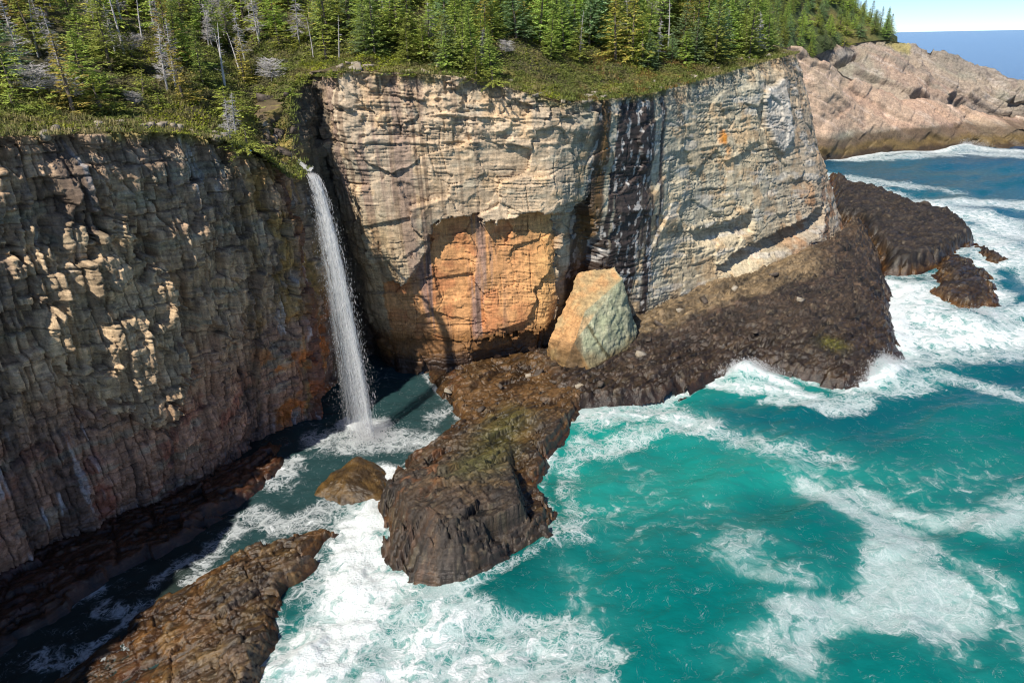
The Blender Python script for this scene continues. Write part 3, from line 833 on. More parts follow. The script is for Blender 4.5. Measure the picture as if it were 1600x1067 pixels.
def col_b(V, d):
    c, w = col_far(V, d)
    x, z = V[..., 0], V[..., 2]
    n = fbm(x * .12, z * .12, 0, 4, 731)
    px, py, _ = proj(V[..., 0], V[..., 1], z)
    c = mix(c, S(126, 116, 106)[None], (.35 + .45 * smooth(-.2, .3, fbm(band(V) * .12, cross_(V) * .05, 0, 3, 733)))) 
    grey = smooth(0, 4, sdpoly(x, z, [tuple(aty(a, b, 314)[[0, 2]]) for a, b in [(1288,75),(1330,58),(1352,66),(1350,90),(1296,112),(1286,100)]]) + 3 * n)
    c = mix(c, S(120, 116, 112)[None], grey * .8)
    c = mix(c, S(150, 138, 74)[None], smooth(4.5, 1.5, dline(x, z, [tuple(aty(a, b, 326)[[0, 2]]) for a, b in [(1310,44),(1350,50),(1390,56),(1420,70)]]) + 3 * n) * .7)
    return c, w
loft('headland_ridge', [footB, midB, creB, bakB], 420, [34, 34, 10], disp_b, col_b, 'pinkish grey rock ridge falling to the open sea behind the slab', M_FAR)
hillrows = [[tuple(aty(a, b, y)) for a, b, y in r] for r in (
    [(1120,130,205),(1200,108,250),(1262,92,290),(1310,72,318),(1350,66,322),(1388,62,327),(1402,70,332)],
    [(1120,100,215),(1200,76,262),(1262,62,300),(1310,54,322),(1350,50,326),(1388,49,331),(1402,58,336)],
    [(1120,40,240),(1200,20,290),(1262,18,325),(1310,24,345),(1345,32,350),(1376,46,352),(1396,60,352)],
    [(1120,-40,290),(1200,-60,330),(1262,-50,350),(1300,-26,364),(1338,10,368),(1366,36,368),(1390,62,366)],
    [(1120,-40,340),(1200,-60,380),(1262,-50,390),(1300,-20,400),(1336,20,400),(1360,50,400),(1380,80,400)])]
def col_hill(V, d):
    n = fbm(V[..., 0] * .1, V[..., 1] * .1, V[..., 2] * .1, 4, 741)
    return mix(S(70, 84, 40)[None], S(120, 112, 62)[None], smooth(-.1, .5, n)) * .7, np.zeros(V.shape[:2])
fh, FARHILL = loft('far_hillside', hillrows, 160, [8, 30, 30, 10], lambda V: .8 * fbm(V[..., 0] * .08, V[..., 1] * .08, V[..., 2] * .08, 4, 742), col_hill, 'wooded hillside above the far headland', M_SOIL)

# ------------------------------------------------------------------ sea
def veil_density(x, y):
    x0_, y0_ = x, y
    x = x + 4 * fbm(x * .09, y * .09, 0, 4, 803); y = y + 4 * fbm(x0_ * .09, y * .09, 0, 4, 804)
    D = np.zeros_like(x)
    for px, w, s_ in (([(1310,745),(1350,790),(1400,830),(1410,880),(1370,930)], 3.6, .95), ([(1240,960),(1320,940),(1400,945),(1490,965)], 3.0, .95),
                      ([(1400,760),(1480,800),(1560,790),(1640,770)], 3.2, .8), ([(1240,960),(1220,1040),(1300,1050)], 2.6, .7), ([(1120,820),(1150,870),(1210,885)], 2.0, .6),
                      ([(1340,960),(1300,1020),(1310,1080)], 2.6, .8), ([(1520,920),(1580,960),(1640,990)], 2.8, .55), ([(1000,830),(1060,800),(1100,790)], 3.5, .3),
                      ([(930,800),(1000,760),(980,720)], 3.5, .35), ([(880,900),(940,960),(900,1000)], 3.2, .4), ([(1060,660),(1180,690),(1300,720)], 3.5, .5),
                      ([(1300,720),(1400,740),(1560,720)], 4.0, .35), ([(760,1000),(860,1040),(900,1080)], 3.0, .55)):
        d = dline(x, y, P(px))
        D = np.maximum(D, s_ * np.exp(-(d / w) ** 2))
    return D
def foam_density(x, y):
    x0_, y0_ = x, y
    x = x + 2.2 * fbm(x * .13, y * .13, 0, 3, 801); y = y + 2.2 * fbm(x0_ * .13, y * .13, 0, 3, 802)
    D = np.zeros_like(x)
    def stroke(px, w, s, p=2.0):
        nonlocal D
        d = dline(x, y, P(px))
        D = np.maximum(D, s * np.exp(-(d / w) ** p))
    # churning outlet channel
    stroke([(598,745),(590,775),(550,830),(540,880)], 2.6, 1.25, 3)
    stroke([(550,830),(540,900),(520,960),(490,1010)], 4.2, 1.25, 3)
    stroke([(600,910),(560,980),(490,1067),(460,1120)], 4.2, 1.15)
    stroke([(690,990),(640,1050),(600,1120)], 3.4, 1.0)
    stroke([(820,1010),(740,1040),(700,1100)], 3.2, .9)
    stroke([(640,945),(760,965),(860,985),(910,1040),(930,1100)], 2.2, .66)
    stroke([(700,1067),(880,1080)], 3.0, .8)
    # pool under the fall
    stroke([(548,672),(590,672)], 1.3, 1.2)
    stroke([(520,690),(610,690),(660,680)], 2.4, .62)
    stroke([(430,740),(470,730)], 1.8, .72)
    stroke([(400,790),(450,815),(500,800)], 2.0, .60)
    stroke([(410,850),(390,880)], 1.2, .58)
    stroke([(330,870),(350,850),(400,800)], 1.5, .55)
    stroke([(160,930),(250,950)], 1.5, .55)
    stroke([(60,1010),(140,1000),(220,1010)], 1.4, .45)
    stroke([(300,905),(340,890)], 1.1, .6)
    stroke([(250,900),(300,870)], 1.0, .5)
    stroke([(690,600),(720,620),(680,660)], 1.2, .5)
    # bay beside the platform
    stroke([(890,645),(960,640),(1040,640),(1090,660)], 3.0, .85)
    stroke([(930,690),(1000,680),(1080,670)], 2.6, .66)
    stroke([(900,680),(870,760),(880,850)], 1.8, .5)
    stroke([(1100,600),(1180,600),(1260,612)], 1.8, 1.0)
    stroke([(1130,580),(1180,585),(1240,596)], 1.2, 1.2)
    stroke([(1200,625),(1280,630),(1340,615)], 2.2, .72)
    stroke([(1320,600),(1370,590),(1420,575)], 2.2, 1.05)
    stroke([(1380,600),(1480,590),(1560,605)], 3.0, .62)
    stroke([(1060,660),(1180,690),(1300,700)], 3.0, .48)
    # surf right of the shelf
    stroke([(1400,540),(1400,480),(1395,440)], 3.5, 1.2)
    stroke([(1410,520),(1480,530),(1600,525),(1700,520)], 5.5, 1.1)
    stroke([(1400,555),(1480,560),(1600,555)], 3.0, .7)
    stroke([(1420,450),(1440,500),(1500,510)], 5.0, 1.05)
    stroke([(1520,480),(1560,500),(1620,490)], 3.5, .8)
    stroke([(1330,285),(1400,310),(1480,330),(1560,350),(1640,380)], 6.0, 1.0)
    stroke([(1450,315),(1540,318),(1680,330)], 7.0, .85)
    stroke([(1520,360),(1580,400),(1640,440)], 6.0, .95)
    stroke([(1310,275),(1350,280),(1420,290)], 4.0, .7)
    stroke([(1420,285),(1500,300)], 4.0, .45)
    # foot of the far slab
    stroke([(1305,250),(1400,240),(1460,236),(1500,229),(1560,236),(1680,240)], 5.0, 1.15)
    stroke([(1330,252),(1420,248),(1480,244)], 5.0, .75)
    stroke([(1500,238),(1600,246),(1700,250)], 6.0, .8)
    stroke([(1350,80),(1600,78)], 10.0, .0)
    stroke([(1545,92),(1640,90)], 6.0, .7)
    stroke([(1560,104),(1640,106)], 6.0, .75)
    x, y = x0_, y0_
    for poly, w, s in ((SHELF_RIGHT, 1.3, .85), (SHELF_MID, .9, .6), (SHELF_NEAR, .7, .55), (FAR_SHELF, 2.2, .9), (ISLET_A, 2.4, .95), (ISLET_B, 2.2, .95)):
        d = np.abs(sdpoly(x, y, poly))
        D = np.maximum(D, s * np.exp(-(d / w) ** 2) * (.75 + .5 * fbm(x * .2, y * .2, 0, 2, 811)))
    return D
na, nr = 530, 560
ang = np.radians(np.concatenate([np.linspace(-58, 46, na - 12), np.linspace(47, 64, 12)]))
dep = np.concatenate([np.linspace(63, 3.0, nr - 70), np.geomspace(2.95, .03, 70)])
rad = CAM_H / np.tan(np.radians(dep))
TH, RR = np.meshgrid(ang, rad, indexing='ij')
sx, sy = RR * np.sin(TH), RR * np.cos(TH)
near = smooth(500, 160, RR)
FD = foam_density(sx, sy)
VD = veil_density(sx, sy)
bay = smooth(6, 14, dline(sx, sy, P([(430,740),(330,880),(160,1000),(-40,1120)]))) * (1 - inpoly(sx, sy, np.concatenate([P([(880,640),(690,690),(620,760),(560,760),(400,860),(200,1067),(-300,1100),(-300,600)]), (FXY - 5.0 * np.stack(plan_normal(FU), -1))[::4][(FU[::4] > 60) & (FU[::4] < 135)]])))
ca, sa = math.cos(math.radians(25)), math.sin(math.radians(25))
wx, wy = sx * ca + sy * sa, -sx * sa + sy * ca
wav = (.95 * fbm(wx * .035, wy * .085, 0, 3, 821) + .42 * fbm(wx * .13, wy * .24, 0, 3, 831)) * (.25 + .75 * bay) + .12 * fbm(wx * .5, wy * .8, 0, 3, 841)
wav += .9 * np.clip(FD - .85, 0, .4) * (.5 + .9 * fbm(sx * .6, sy * .6, 0, 4, 851)) * bay
hump = lambda p, w, a: a * np.exp(-((sx - at(*p)[0]) ** 2 + (sy - at(*p)[1]) ** 2) / w ** 2)
wav += hump((1165, 580), 2.6, 1.5) + hump((1370, 580), 3.0, 1.5) + hump((1505, 232), 6, 3.2) + hump((1440, 250), 14, 1.6) + hump((1520, 500), 4, .9)
# broken water pouring out of the channel stands a little higher at its head
wav += hump((575, 790), 2.2, .5)
sz = wav * near - .02
dist0 = np.hypot(sx, sy)
nA, nB = fbm(sx * .035, sy * .05, 0, 3, 861), fbm(sx * .012, sy * .02, 0, 3, 871)
c = mix(S(8, 112, 110)[None], S(28, 146, 136)[None], smooth(-.3, .4, nA))
c = mix(c, S(6, 96, 104)[None], smooth(-.1, .4, nB) * .9)
c = mix(c, S(4, 70, 92)[None], np.exp(-(dline(sx, sy, P([(1150,650),(1300,660),(1450,620),(1600,600)])) / 6.0) ** 2) * .75)
c = mix(c, S(8, 70, 70)[None], np.exp(-(dline(sx, sy, P([(760,930),(870,860),(870,760)])) / 2.2) ** 2) * .5)
c = mix(c, S(5, 90, 108)[None], smooth(85, 190, dist0 + 25 * nA) * .85)
c = mix(c, S(8, 70, 124)[None], smooth(150, 420, dist0 + 60 * nB))
c = mix(c, S(80, 176, 166)[None], np.clip(np.maximum(FD - .25, .6 * VD), 0, .8) * .8 * bay)
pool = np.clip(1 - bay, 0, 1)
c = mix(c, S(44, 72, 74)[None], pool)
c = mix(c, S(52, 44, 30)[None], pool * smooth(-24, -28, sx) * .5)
M_SEA, nt, out = new_mat('sea_water')
p = nd(nt, 'ShaderNodeBsdfPrincipled')
fo = nd(nt, 'ShaderNodeBsdfPrincipled')
co = nd(nt, 'ShaderNodeTexCoord').outputs['Object']
fd = attr(nt, 'foam').outputs['Fac']
base = attr(nt, 'col').outputs['Vector']
def warped(scale, amt, stretch):
    n = nd(nt, 'ShaderNodeTexNoise'); n.inputs['Scale'].default_value = scale; n.inputs['Detail'].default_value = 3
    lk(nt, co, n.inputs['Vector'])
    s_ = nd(nt, 'ShaderNodeVectorMath', operation='SUBTRACT'); lk(nt, n.outputs['Color'], s_.inputs[0]); s_.inputs[1].default_value = (.5, .5, .5)
    m_ = nd(nt, 'ShaderNodeVectorMath', operation='SCALE'); lk(nt, s_.outputs[0], m_.inputs[0]); m_.inputs['Scale'].default_value = amt
    a_ = nd(nt, 'ShaderNodeVectorMath', operation='ADD'); lk(nt, m_.outputs[0], a_.inputs[0]); lk(nt, co, a_.inputs[1])
    return mapping(nt, a_.outputs[0], stretch)
def web(scale, warp, amt, stretch=(1, 1, .01)):
    v = nd(nt, 'ShaderNodeTexVoronoi'); v.feature = 'DISTANCE_TO_EDGE'; v.inputs['Scale'].default_value = scale
    lk(nt, warped(warp, amt, stretch), v.inputs['Vector'])
    return v.outputs['Distance']
vd = attr(nt, 'veil').outputs['Fac']
w1 = web(.42, .4, 3.4)
w2 = web(1.05, .8, 2.0)
nbig = noise(nt, co, .28, 3, .6)
wv = warped(.45, 3.0, (1, 1, .01))
nmid = noise(nt, wv, .9, 7, .66)
nr2 = noise(nt, wv, 2.3, 5, .6)
nfin = noise(nt, co, 5.0, 3, .6)
def ridge(v, wdt):
    l_ = math_n(nt, 'ABSOLUTE', math_n(nt, 'SUBTRACT', v, .5))
    return maprange(nt, l_, 0.0, math_n(nt, 'MAXIMUM', wdt, .0015), 1.0, 0.0)
tot = math_n(nt, 'MAXIMUM', fd, math_n(nt, 'MULTIPLY', vd, .62))
dens = math_n(nt, 'MULTIPLY', tot, maprange(nt, nbig, .25, .75, .55, 1.4, False))
nm = maprange(nt, nmid, .28, .72, -.5, .5, False)
gate = maprange(nt, math_n(nt, 'MULTIPLY_ADD', nm, .55, dens), .18, .45)
f1 = maprange(nt, w1, 0.0, math_n(nt, 'MAXIMUM', math_n(nt, 'MULTIPLY_ADD', dens, .24, .0), .004), 1.0, 0.0)
f2 = maprange(nt, w2, 0.0, math_n(nt, 'MAXIMUM', math_n(nt, 'MULTIPLY_ADD', dens, .26, -.05), .003), 1.0, 0.0)
r1 = ridge(nmid, math_n(nt, 'MULTIPLY', dens, .075))
r2 = ridge(nr2, math_n(nt, 'MULTIPLY', dens, .06))
fweb = math_n(nt, 'MAXIMUM', math_n(nt, 'MULTIPLY', math_n(nt, 'MAXIMUM', f1, f2), .8), math_n(nt, 'MAXIMUM', r1, math_n(nt, 'MULTIPLY', r2, .8)))
fweb = math_n(nt, 'MULTIPLY', fweb, gate)
solid = maprange(nt, math_n(nt, 'MULTIPLY_ADD', nm, 1.15, fd), .66, 1.02)
veil = math_n(nt, 'MULTIPLY', maprange(nt, math_n(nt, 'MULTIPLY_ADD', nm, .7, math_n(nt, 'MAXIMUM', math_n(nt, 'MULTIPLY', fd, .8), vd)), .25, .95), .5)
fl = math_n(nt, 'MAXIMUM', math_n(nt, 'MULTIPLY', fweb, .82), math_n(nt, 'MAXIMUM', solid, veil), clamp=True)
rf = ridge(nr2, .011)
flecks = math_n(nt, 'MULTIPLY', math_n(nt, 'MULTIPLY', rf, maprange(nt, nmid, .5, .62)), .6)
fl = math_n(nt, 'MULTIPLY', math_n(nt, 'MAXIMUM', fl, flecks), maprange(nt, nfin, .25, .6, .72, 1.0, False), clamp=True)
lk(nt, base, p.inputs['Base Color'])
p.inputs['Roughness'].default_value = .16
p.inputs['IOR'].default_value = 1.33
p.inputs['Specular IOR Level'].default_value = .22
fo.inputs['Base Color'].default_value = (.70, .74, .75, 1)
fo.inputs['Roughness'].default_value = .7
bw = nd(nt, 'ShaderNodeBump'); bw.inputs['Strength'].default_value = .35; bw.inputs['Distance'].default_value = .25
hw = math_n(nt, 'ADD', noise(nt, mapping(nt, co, (1, 1.6, 1)), 1.4, 4, .6), math_n(nt, 'MULTIPLY', noise(nt, mapping(nt, co, (1, 1.6, 1)), .3, 3, .5), 1.5))
lk(nt, hw, bw.inputs['Height']); lk(nt, bw.outputs[0], p.inputs['Normal'])
bf = nd(nt, 'ShaderNodeBump'); bf.inputs['Strength'].default_value = .6; bf.inputs['Distance'].default_value = .25
lk(nt, math_n(nt, 'ADD', math_n(nt, 'MULTIPLY', fl, .6), math_n(nt, 'ADD', nmid, math_n(nt, 'MULTIPLY', nfin, .25))), bf.inputs['Height']); lk(nt, bf.outputs[0], fo.inputs['Normal'])
mx = nd(nt, 'ShaderNodeMixShader')
lk(nt, fl, mx.inputs[0]); lk(nt, p.outputs[0], mx.inputs[1]); lk(nt, fo.outputs[0], mx.inputs[2])
lk(nt, mx.outputs[0], out.inputs[0])
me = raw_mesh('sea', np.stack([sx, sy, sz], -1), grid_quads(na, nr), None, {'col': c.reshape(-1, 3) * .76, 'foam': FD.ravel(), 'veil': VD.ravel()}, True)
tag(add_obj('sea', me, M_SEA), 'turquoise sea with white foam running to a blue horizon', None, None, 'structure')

# ------------------------------------------------------------------ waterfall
rng = np.random.default_rng(12)
LIP, BASE = np.array((-19.5, 68.9, 28.0)), np.array((-16.0, 65.1, 0.0))
TT = math.sqrt(2 * (LIP[2] - BASE[2]) / 9.81)
VXY = (BASE - LIP)[:2] / TT
SIDE = np.array((-.78, -.62))                   # along the cliff, away from the gully
def fall_pos(t, lat, out):
    x = LIP[0] + VXY[0] * t + SIDE[0] * lat + VXY[0] * .12 * out
    y = LIP[1] + VXY[1] * t + SIDE[1] * lat + VXY[1] * .12 * out
    return np.stack([x, y, LIP[2] - 4.905 * t * t], -1)
def shards(C, D, L, W, rg):
    """thin four-sided splinters of water at C along D"""
    n = len(C)
    D = D / np.linalg.norm(D, axis=1, keepdims=True)
    r = rg.normal(size=(n, 3)); a = np.cross(D, r); a /= np.linalg.norm(a, axis=1, keepdims=True)
    b = np.cross(D, a)
    V = np.stack([C - D * L[:, None] / 2, C + a * W[:, None] / 2, C - (a * .5 - b * .87) * W[:, None] / 2, C - (a * .5 + b * .87) * W[:, None] / 2, C + D * L[:, None] / 2], 1)
    i = np.arange(n)[:, None, None] * 5
    T = i + np.array([[0, 2, 1], [0, 3, 2], [0, 1, 3], [4, 1, 2], [4, 2, 3], [4, 3, 1]])[None]
    return V.reshape(-1, 3), T.reshape(-1, 3)
def water_white(name, alpha=1.0):
    m, nt, out = new_mat(name)
    p = nd(nt, 'ShaderNodeBsdfPrincipled')
    p.inputs['Base Color'].default_value = (.95, .96, .97, 1)
    p.inputs['Roughness'].default_value = .35
    tr = nd(nt, 'ShaderNodeBsdfTranslucent'); tr.inputs[0].default_value = (.95, .96, .97, 1)
    mx = nd(nt, 'ShaderNodeMixShader'); mx.inputs[0].default_value = .5
    lk(nt, p.outputs[0], mx.inputs[1]); lk(nt, tr.outputs[0], mx.inputs[2])
    tp_ = nd(nt, 'ShaderNodeBsdfTransparent')
    m2 = nd(nt, 'ShaderNodeMixShader'); m2.inputs[0].default_value = .45
    lk(nt, mx.outputs[0], m2.inputs[1]); lk(nt, tp_.outputs[0], m2.inputs[2])
    lk(nt, m2.outputs[0], out.inputs[0])
    return m
M_SPRAY = water_white('white_water')
fall = bpy.data.objects.new('waterfall', None); COL.objects.link(fall)
tag(fall, 'white waterfall dropping from the gully lip into the dark pool', 'waterfall')
def vel(t):
    return np.stack([np.full_like(t, VXY[0]), np.full_like(t, VXY[1]), -9.81 * t - 1.0], -1)
# core strands
n = 3000
t = TT * np.power(rng.random(n), .75)
f = t / TT
strand = rng.integers(0, 70, n)
sl = np.random.default_rng(3).normal(size=70)
lat = (sl[strand] * .30 + rng.normal(size=n) * .12) * (.55 + 1.0 * f ** 1.3) + .1
outw = np.random.default_rng(4).normal(size=70)[strand] * 1.2 * (.4 + f) + rng.normal(size=n) * .3
C = fall_pos(t, lat, outw)
V, T = shards(C, vel(t), rng.uniform(.35, 1.1, n) * (1.25 - .7 * f), rng.uniform(.03, .075, n), rng)
o = tag(add_obj('falling_strands', raw_mesh('falling_strands', V, None, T), M_SPRAY, fall), kind='stuff')
# thin veils of falling water
def veil_material():
    m, nt, out = new_mat('falling_veil')
    uvw = attr(nt, 'st').outputs['Vector']
    n1 = noise(nt, mapping(nt, uvw, (9.0, 1.1, 1)), 1.0, 5, .65, .4)
    n2 = noise(nt, mapping(nt, uvw, (30.0, 4.0, 1)), 1.0, 3, .6)
    ed = attr(nt, 'edge').outputs['Fac']
    al = math_n(nt, 'MULTIPLY', maprange(nt, math_n(nt, 'ADD', n1, math_n(nt, 'MULTIPLY', n2, .45)), .48, .86), math_n(nt, 'MULTIPLY', ed, .72), clamp=True)
    p = nd(nt, 'ShaderNodeBsdfPrincipled'); p.inputs['Base Color'].default_value = (.93, .95, .96, 1); p.inputs['Roughness'].default_value = .5
    tr = nd(nt, 'ShaderNodeBsdfTranslucent'); tr.inputs[0].default_value = (.93, .95, .96, 1)
    a_ = nd(nt, 'ShaderNodeMixShader'); a_.inputs[0].default_value = .5
    lk(nt, p.outputs[0], a_.inputs[1]); lk(nt, tr.outputs[0], a_.inputs[2])
    tp_ = nd(nt, 'ShaderNodeBsdfTransparent'); b_ = nd(nt, 'ShaderNodeMixShader')
    lk(nt, al, b_.inputs[0]); lk(nt, tp_.outputs[0], b_.inputs[1]); lk(nt, a_.outputs[0], b_.inputs[2])
    lk(nt, b_.outputs[0], out.inputs[0])
    return m
M_VEIL = veil_material()
for vi, (w0, w1_, off, ou) in enumerate([(.35, .9, 0, 0), (.22, .7, .1, 1.2), (.35, 1.5, .5, -.9), (.2, 2.0, 1.1, -2.0), (.28, .8, -.15, .5)]):
    tg, sg_ = np.meshgrid(np.linspace(.02, TT, 90), np.linspace(-1, 1, 26), indexing='ij')
    ff = tg / TT
    la = off * ff + sg_ * (w0 + (w1_ - w0) * ff) * .75 + .12 * vn(tg * 3, sg_ * 2, 0, 400 + vi)
    pos = fall_pos(tg.ravel(), la.ravel(), (ou * (.2 + ff) + 1.3 * (1 - sg_ ** 2) * (.4 + ff) + .5 * vn(tg * 2, sg_ * 3, 0, 420 + vi)).ravel())
    eg_ = (1 - np.abs(sg_) ** 2.2) * np.interp(ff, [0, .05, .5, 1], [1, 1, .9, .55])
    add_obj('veil', raw_mesh('veil', pos, grid_quads(90, 26), None, {'st': np.stack([la.ravel() + vi * 7, -tg.ravel() * 3.0, np.full(la.size, vi * 3.0)], -1), 'edge': eg_.ravel()}, True), M_VEIL, fall)
# drops drifting to the cliff side
n = 17000
t = TT * np.power(rng.random(n), .6)
f = t / TT
lat = np.where(rng.random(n) < .5, rng.normal(size=n) * (.18 + .38 * f), np.abs(rng.normal(size=n)) * (.15 + 1.2 * f))
C = fall_pos(t, lat, rng.normal(size=n) * (.5 + 3.0 * f)) + rng.normal(size=(n, 3)) * .1
V, T = shards(C, vel(t), rng.uniform(.05, .22, n), rng.uniform(.016, .042, n), rng)
tag(add_obj('drops', raw_mesh('drops', V, None, T), M_SPRAY, fall), kind='stuff')
n = 8000
r = np.abs(rng.normal(size=n)) * 1.7; a = rng.random(n) * 6.283
C = np.stack([BASE[0] + r * np.cos(a) * 1.2, BASE[1] + r * np.sin(a), np.abs(rng.normal(size=n)) * .9 * np.exp(-r / 1.9) + .05], -1)
V, T = shards(C, rng.normal(size=(n, 3)) + np.array((0, 0, .8)), rng.uniform(.06, .2, n), rng.uniform(.03, .08, n), rng)
tag(add_obj('splash', raw_mesh('splash', V, None, T), M_SPRAY, fall), kind='stuff')
# stream above the lip
n = 500
s = rng.random(n)
sp = np.stack([np.interp(s, [0, .5, 1], [-21.6, -20.5, -19.5]), np.interp(s, [0, .5, 1], [72.0, 70.4, 68.9])], -1) + rng.normal(size=(n, 2)) * .07
hz, _, _ = hill(sp[:, 0], sp[:, 1])
C = np.stack([sp[:, 0], sp[:, 1], np.maximum(hz + .05, 28.0 + (1 - s) * .8)], -1)
V, T = shards(C, np.stack([np.full(n, .55), np.full(n, -.75), np.full(n, -.5)], -1) + rng.normal(size=(n, 3)) * .2, rng.uniform(.15, .5, n), rng.uniform(.04, .1, n), rng)
tag(add_obj('stream', raw_mesh('stream', V, None, T), M_SPRAY, fall), kind='stuff')
# breaking waves thrown up against the rocks
def wave_spray(px, py, wx_, h, n, label, sd_, dirx=1.0, ang=0.0):
    rg = np.random.default_rng(sd_)
    c0 = at(px, py)
    s = rg.normal(size=n) * .5
    u_ = s * wx_
    k = rg.integers(0, 14, n)
    jet = rg.uniform(-1, 1, 14)[k] * wx_ * .8 * .6
    u_ = np.where(rg.random(n) < .55, jet + rg.normal(size=n) * .18 * wx_ * .3, u_)
    zz = np.abs(rg.normal(size=n)) * h * .5 * np.exp(-(u_ / wx_) ** 2)
    v_ = rg.normal(size=n) * .5 + zz * .15
    C = np.stack([c0[0] + u_ * math.cos(ang) - v_ * math.sin(ang), c0[1] + u_ * math.sin(ang) + v_ * math.cos(ang), zz + .1], -1)
    V, T = shards(C, np.stack([rg.normal(size=n) * .3, rg.normal(size=n) * .3, np.ones(n)], -1), rg.uniform(.05, .22, n), rg.uniform(.04, .11, n), rg)
    tag(add_obj('wave_spray', raw_mesh('wave_spray', V, None, T), M_SPRAY), label, 'spray', None, 'stuff')
wave_spray(1165, 584, 5.0, 1.5, 7000, 'white spray of a wave breaking on the broad rock shelf', 61)
wave_spray(1375, 582, 5.0, 1.7, 9000, 'white spray running back off the shelf corner by the surf', 62, ang=.6)
wave_spray(1505, 231, 12.0, 2.2, 6000, 'white burst of surf at the foot of the far slab', 63)
wave_spray(1525, 498, 5.0, 1.1, 5000, 'white spray pouring over the wave-washed sea rock', 64, ang=-.4)

# ------------------------------------------------------------------ trees
def ground_at(px, py):
    d = ray(px, py); d = d / np.linalg.norm(d)
    ts = np.arange(40, 330, .5)
    p = np.array([0, 0, CAM_H]) + ts[:, None] * d
    h, D, _ = hill(p[:, 0], p[:, 1])
    ok = (D > .2) & (p[:, 2] < h)
    if not ok.any(): return None
    q = p[np.argmax(ok)]
    return np.array([q[0], q[1], h[np.argmax(ok)]])
def tube(pts, rad, k=5):
    pts = np.asarray(pts, float); V = []; T = []
    for i, p in enumerate(pts):
        d = pts[min(i + 1, len(pts) - 1)] - pts[max(i - 1, 0)]
        d = d / (np.linalg.norm(d) + 1e-9)
        a = np.cross(d, (0.3, 1, 0.2)); a /= np.linalg.norm(a) + 1e-9
        b = np.cross(d, a)
        for j in range(k):
            q = 2 * math.pi * j / k
            V.append(p + rad[i] * (a * math.cos(q) + b * math.sin(q)))
    for i in range(len(pts) - 1):
        for j in range(k):
            a0, a1 = i * k + j, i * k + (j + 1) % k
            T += [(a0, a1, a0 + k), (a1, a1 + k, a0 + k)]
    return np.array(V), np.array(T)
def join(parts):
    V, T, n = [], [], 0
    for v, t in parts:
        V.append(v); T.append(np.asarray(t) + n); n += len(v)
    return np.concatenate(V), np.concatenate(T)
def diamonds(C, D, N, L, W):
    """flat leafy sprays: centre line D, face normal N"""
    D = D / np.linalg.norm(D, axis=1, keepdims=True)
    Sd = np.cross(D, N); Sd /= np.linalg.norm(Sd, axis=1, keepdims=True) + 1e-9
    n = len(C)
    V = np.stack([C, C + D * (L * .45)[:, None] + Sd * (W / 2)[:, None], C + D * L[:, None], C + D * (L * .45)[:, None] - Sd * (W / 2)[:, None]], 1)
    i = np.arange(n)[:, None, None] * 4
    return V.reshape(-1, 3), (i + np.array([[0, 1, 2], [0, 2, 3]])[None]).reshape(-1, 3)
def spruce_meshes(name, H, R, seed, wind=0.0, gaps=.12, flat=.0, tint=(.115, .16, .034), tip=(.22, .26, .06), shape=.85, whorl=.36):
    rg = np.random.default_rng(seed)
    C, D, N, L, W, CO = [], [], [], [], [], []
    z = .04 * H
    while z < H * .985:
        t = z / H
        rr = R * (1 - t) ** shape * (1 + .25 * rg.normal() * (.5 + flat)) + .06
        nb = int(6 + 4 * (1 - t))
        a0 = rg.random() * 6.28
        for k in range(nb):
            if rg.random() < gaps: continue
            a = a0 + k * 6.283 / nb + rg.normal() * .22
            ln = rr * rg.uniform(.62, 1.18) * (1 + wind * math.cos(a))
            if ln < .08: continue
            dz0 = rg.uniform(-.05, .22) * (1 - flat); droop = rg.uniform(.12, .38) * (1 - t)
            dirv = np.array((math.cos(a), math.sin(a), 0))
            br = rg.uniform(.72, 1.25)
            npos = max(3, int(ln / .15))
            for s in np.linspace(.22, 1, npos):
                c0 = dirv * ln * s + np.array((0, 0, z + dz0 * ln * s - droop * ln * s * s + (.10 * ln if s > .8 else 0)))
                for sg in (-1, 0, 1):
                    if s < .95 and sg == 0 and rg.random() < .5: continue
                    da = a + sg * rg.uniform(.5, 1.1)
                    C.append(c0 + rg.normal(size=3) * .03)
                    D.append((math.cos(da), math.sin(da), rg.uniform(-.35, .25)))
                    N.append((rg.normal() * .4 + .25 * math.cos(a), rg.normal() * .4 + .25 * math.sin(a), 1))
                    L.append(rg.uniform(.24, .46) * (.6 + .4 * (1 - t)) * (1.15 - .3 * s)); W.append(rg.uniform(.09, .17) * (.7 + .3 * (1 - t)))
                    q = rg.random() * (.25 + .5 * s)
                    CO.append((np.array(tint) * (1 - q) + np.array(tip) * q) * br * np.array((2.35, 2.25, 2.4)))
        z += whorl * .82 * rg.uniform(.7, 1.3) * (.55 + .55 * (1 - t))
    for s in range(6):
        C.append((0, 0, H * (.93 + .012 * s))); a = rg.random() * 6.28
        D.append((math.cos(a) * .5, math.sin(a) * .5, 1)); N.append((math.cos(a + 1.5), math.sin(a + 1.5), .2)); L.append(.3); W.append(.09); CO.append(np.array(tint) * 1.1)
    V, T = diamonds(np.array(C), np.array(D), np.array(N), np.array(L), np.array(W))
    cm_ = raw_mesh(name + '_crown', V, None, T, {'col': np.repeat(np.array(CO), 4, 0)})
    tv, tt_ = tube([(0, 0, -.6), (.02, 0, H * .3), (0, .03, H * .7), (0, 0, H * .98)], [.05 * R + .06, .04 * R + .05, .05, .01], 6)
    return cm_, raw_mesh(name + '_trunk', tv, None, tt_, None, True)
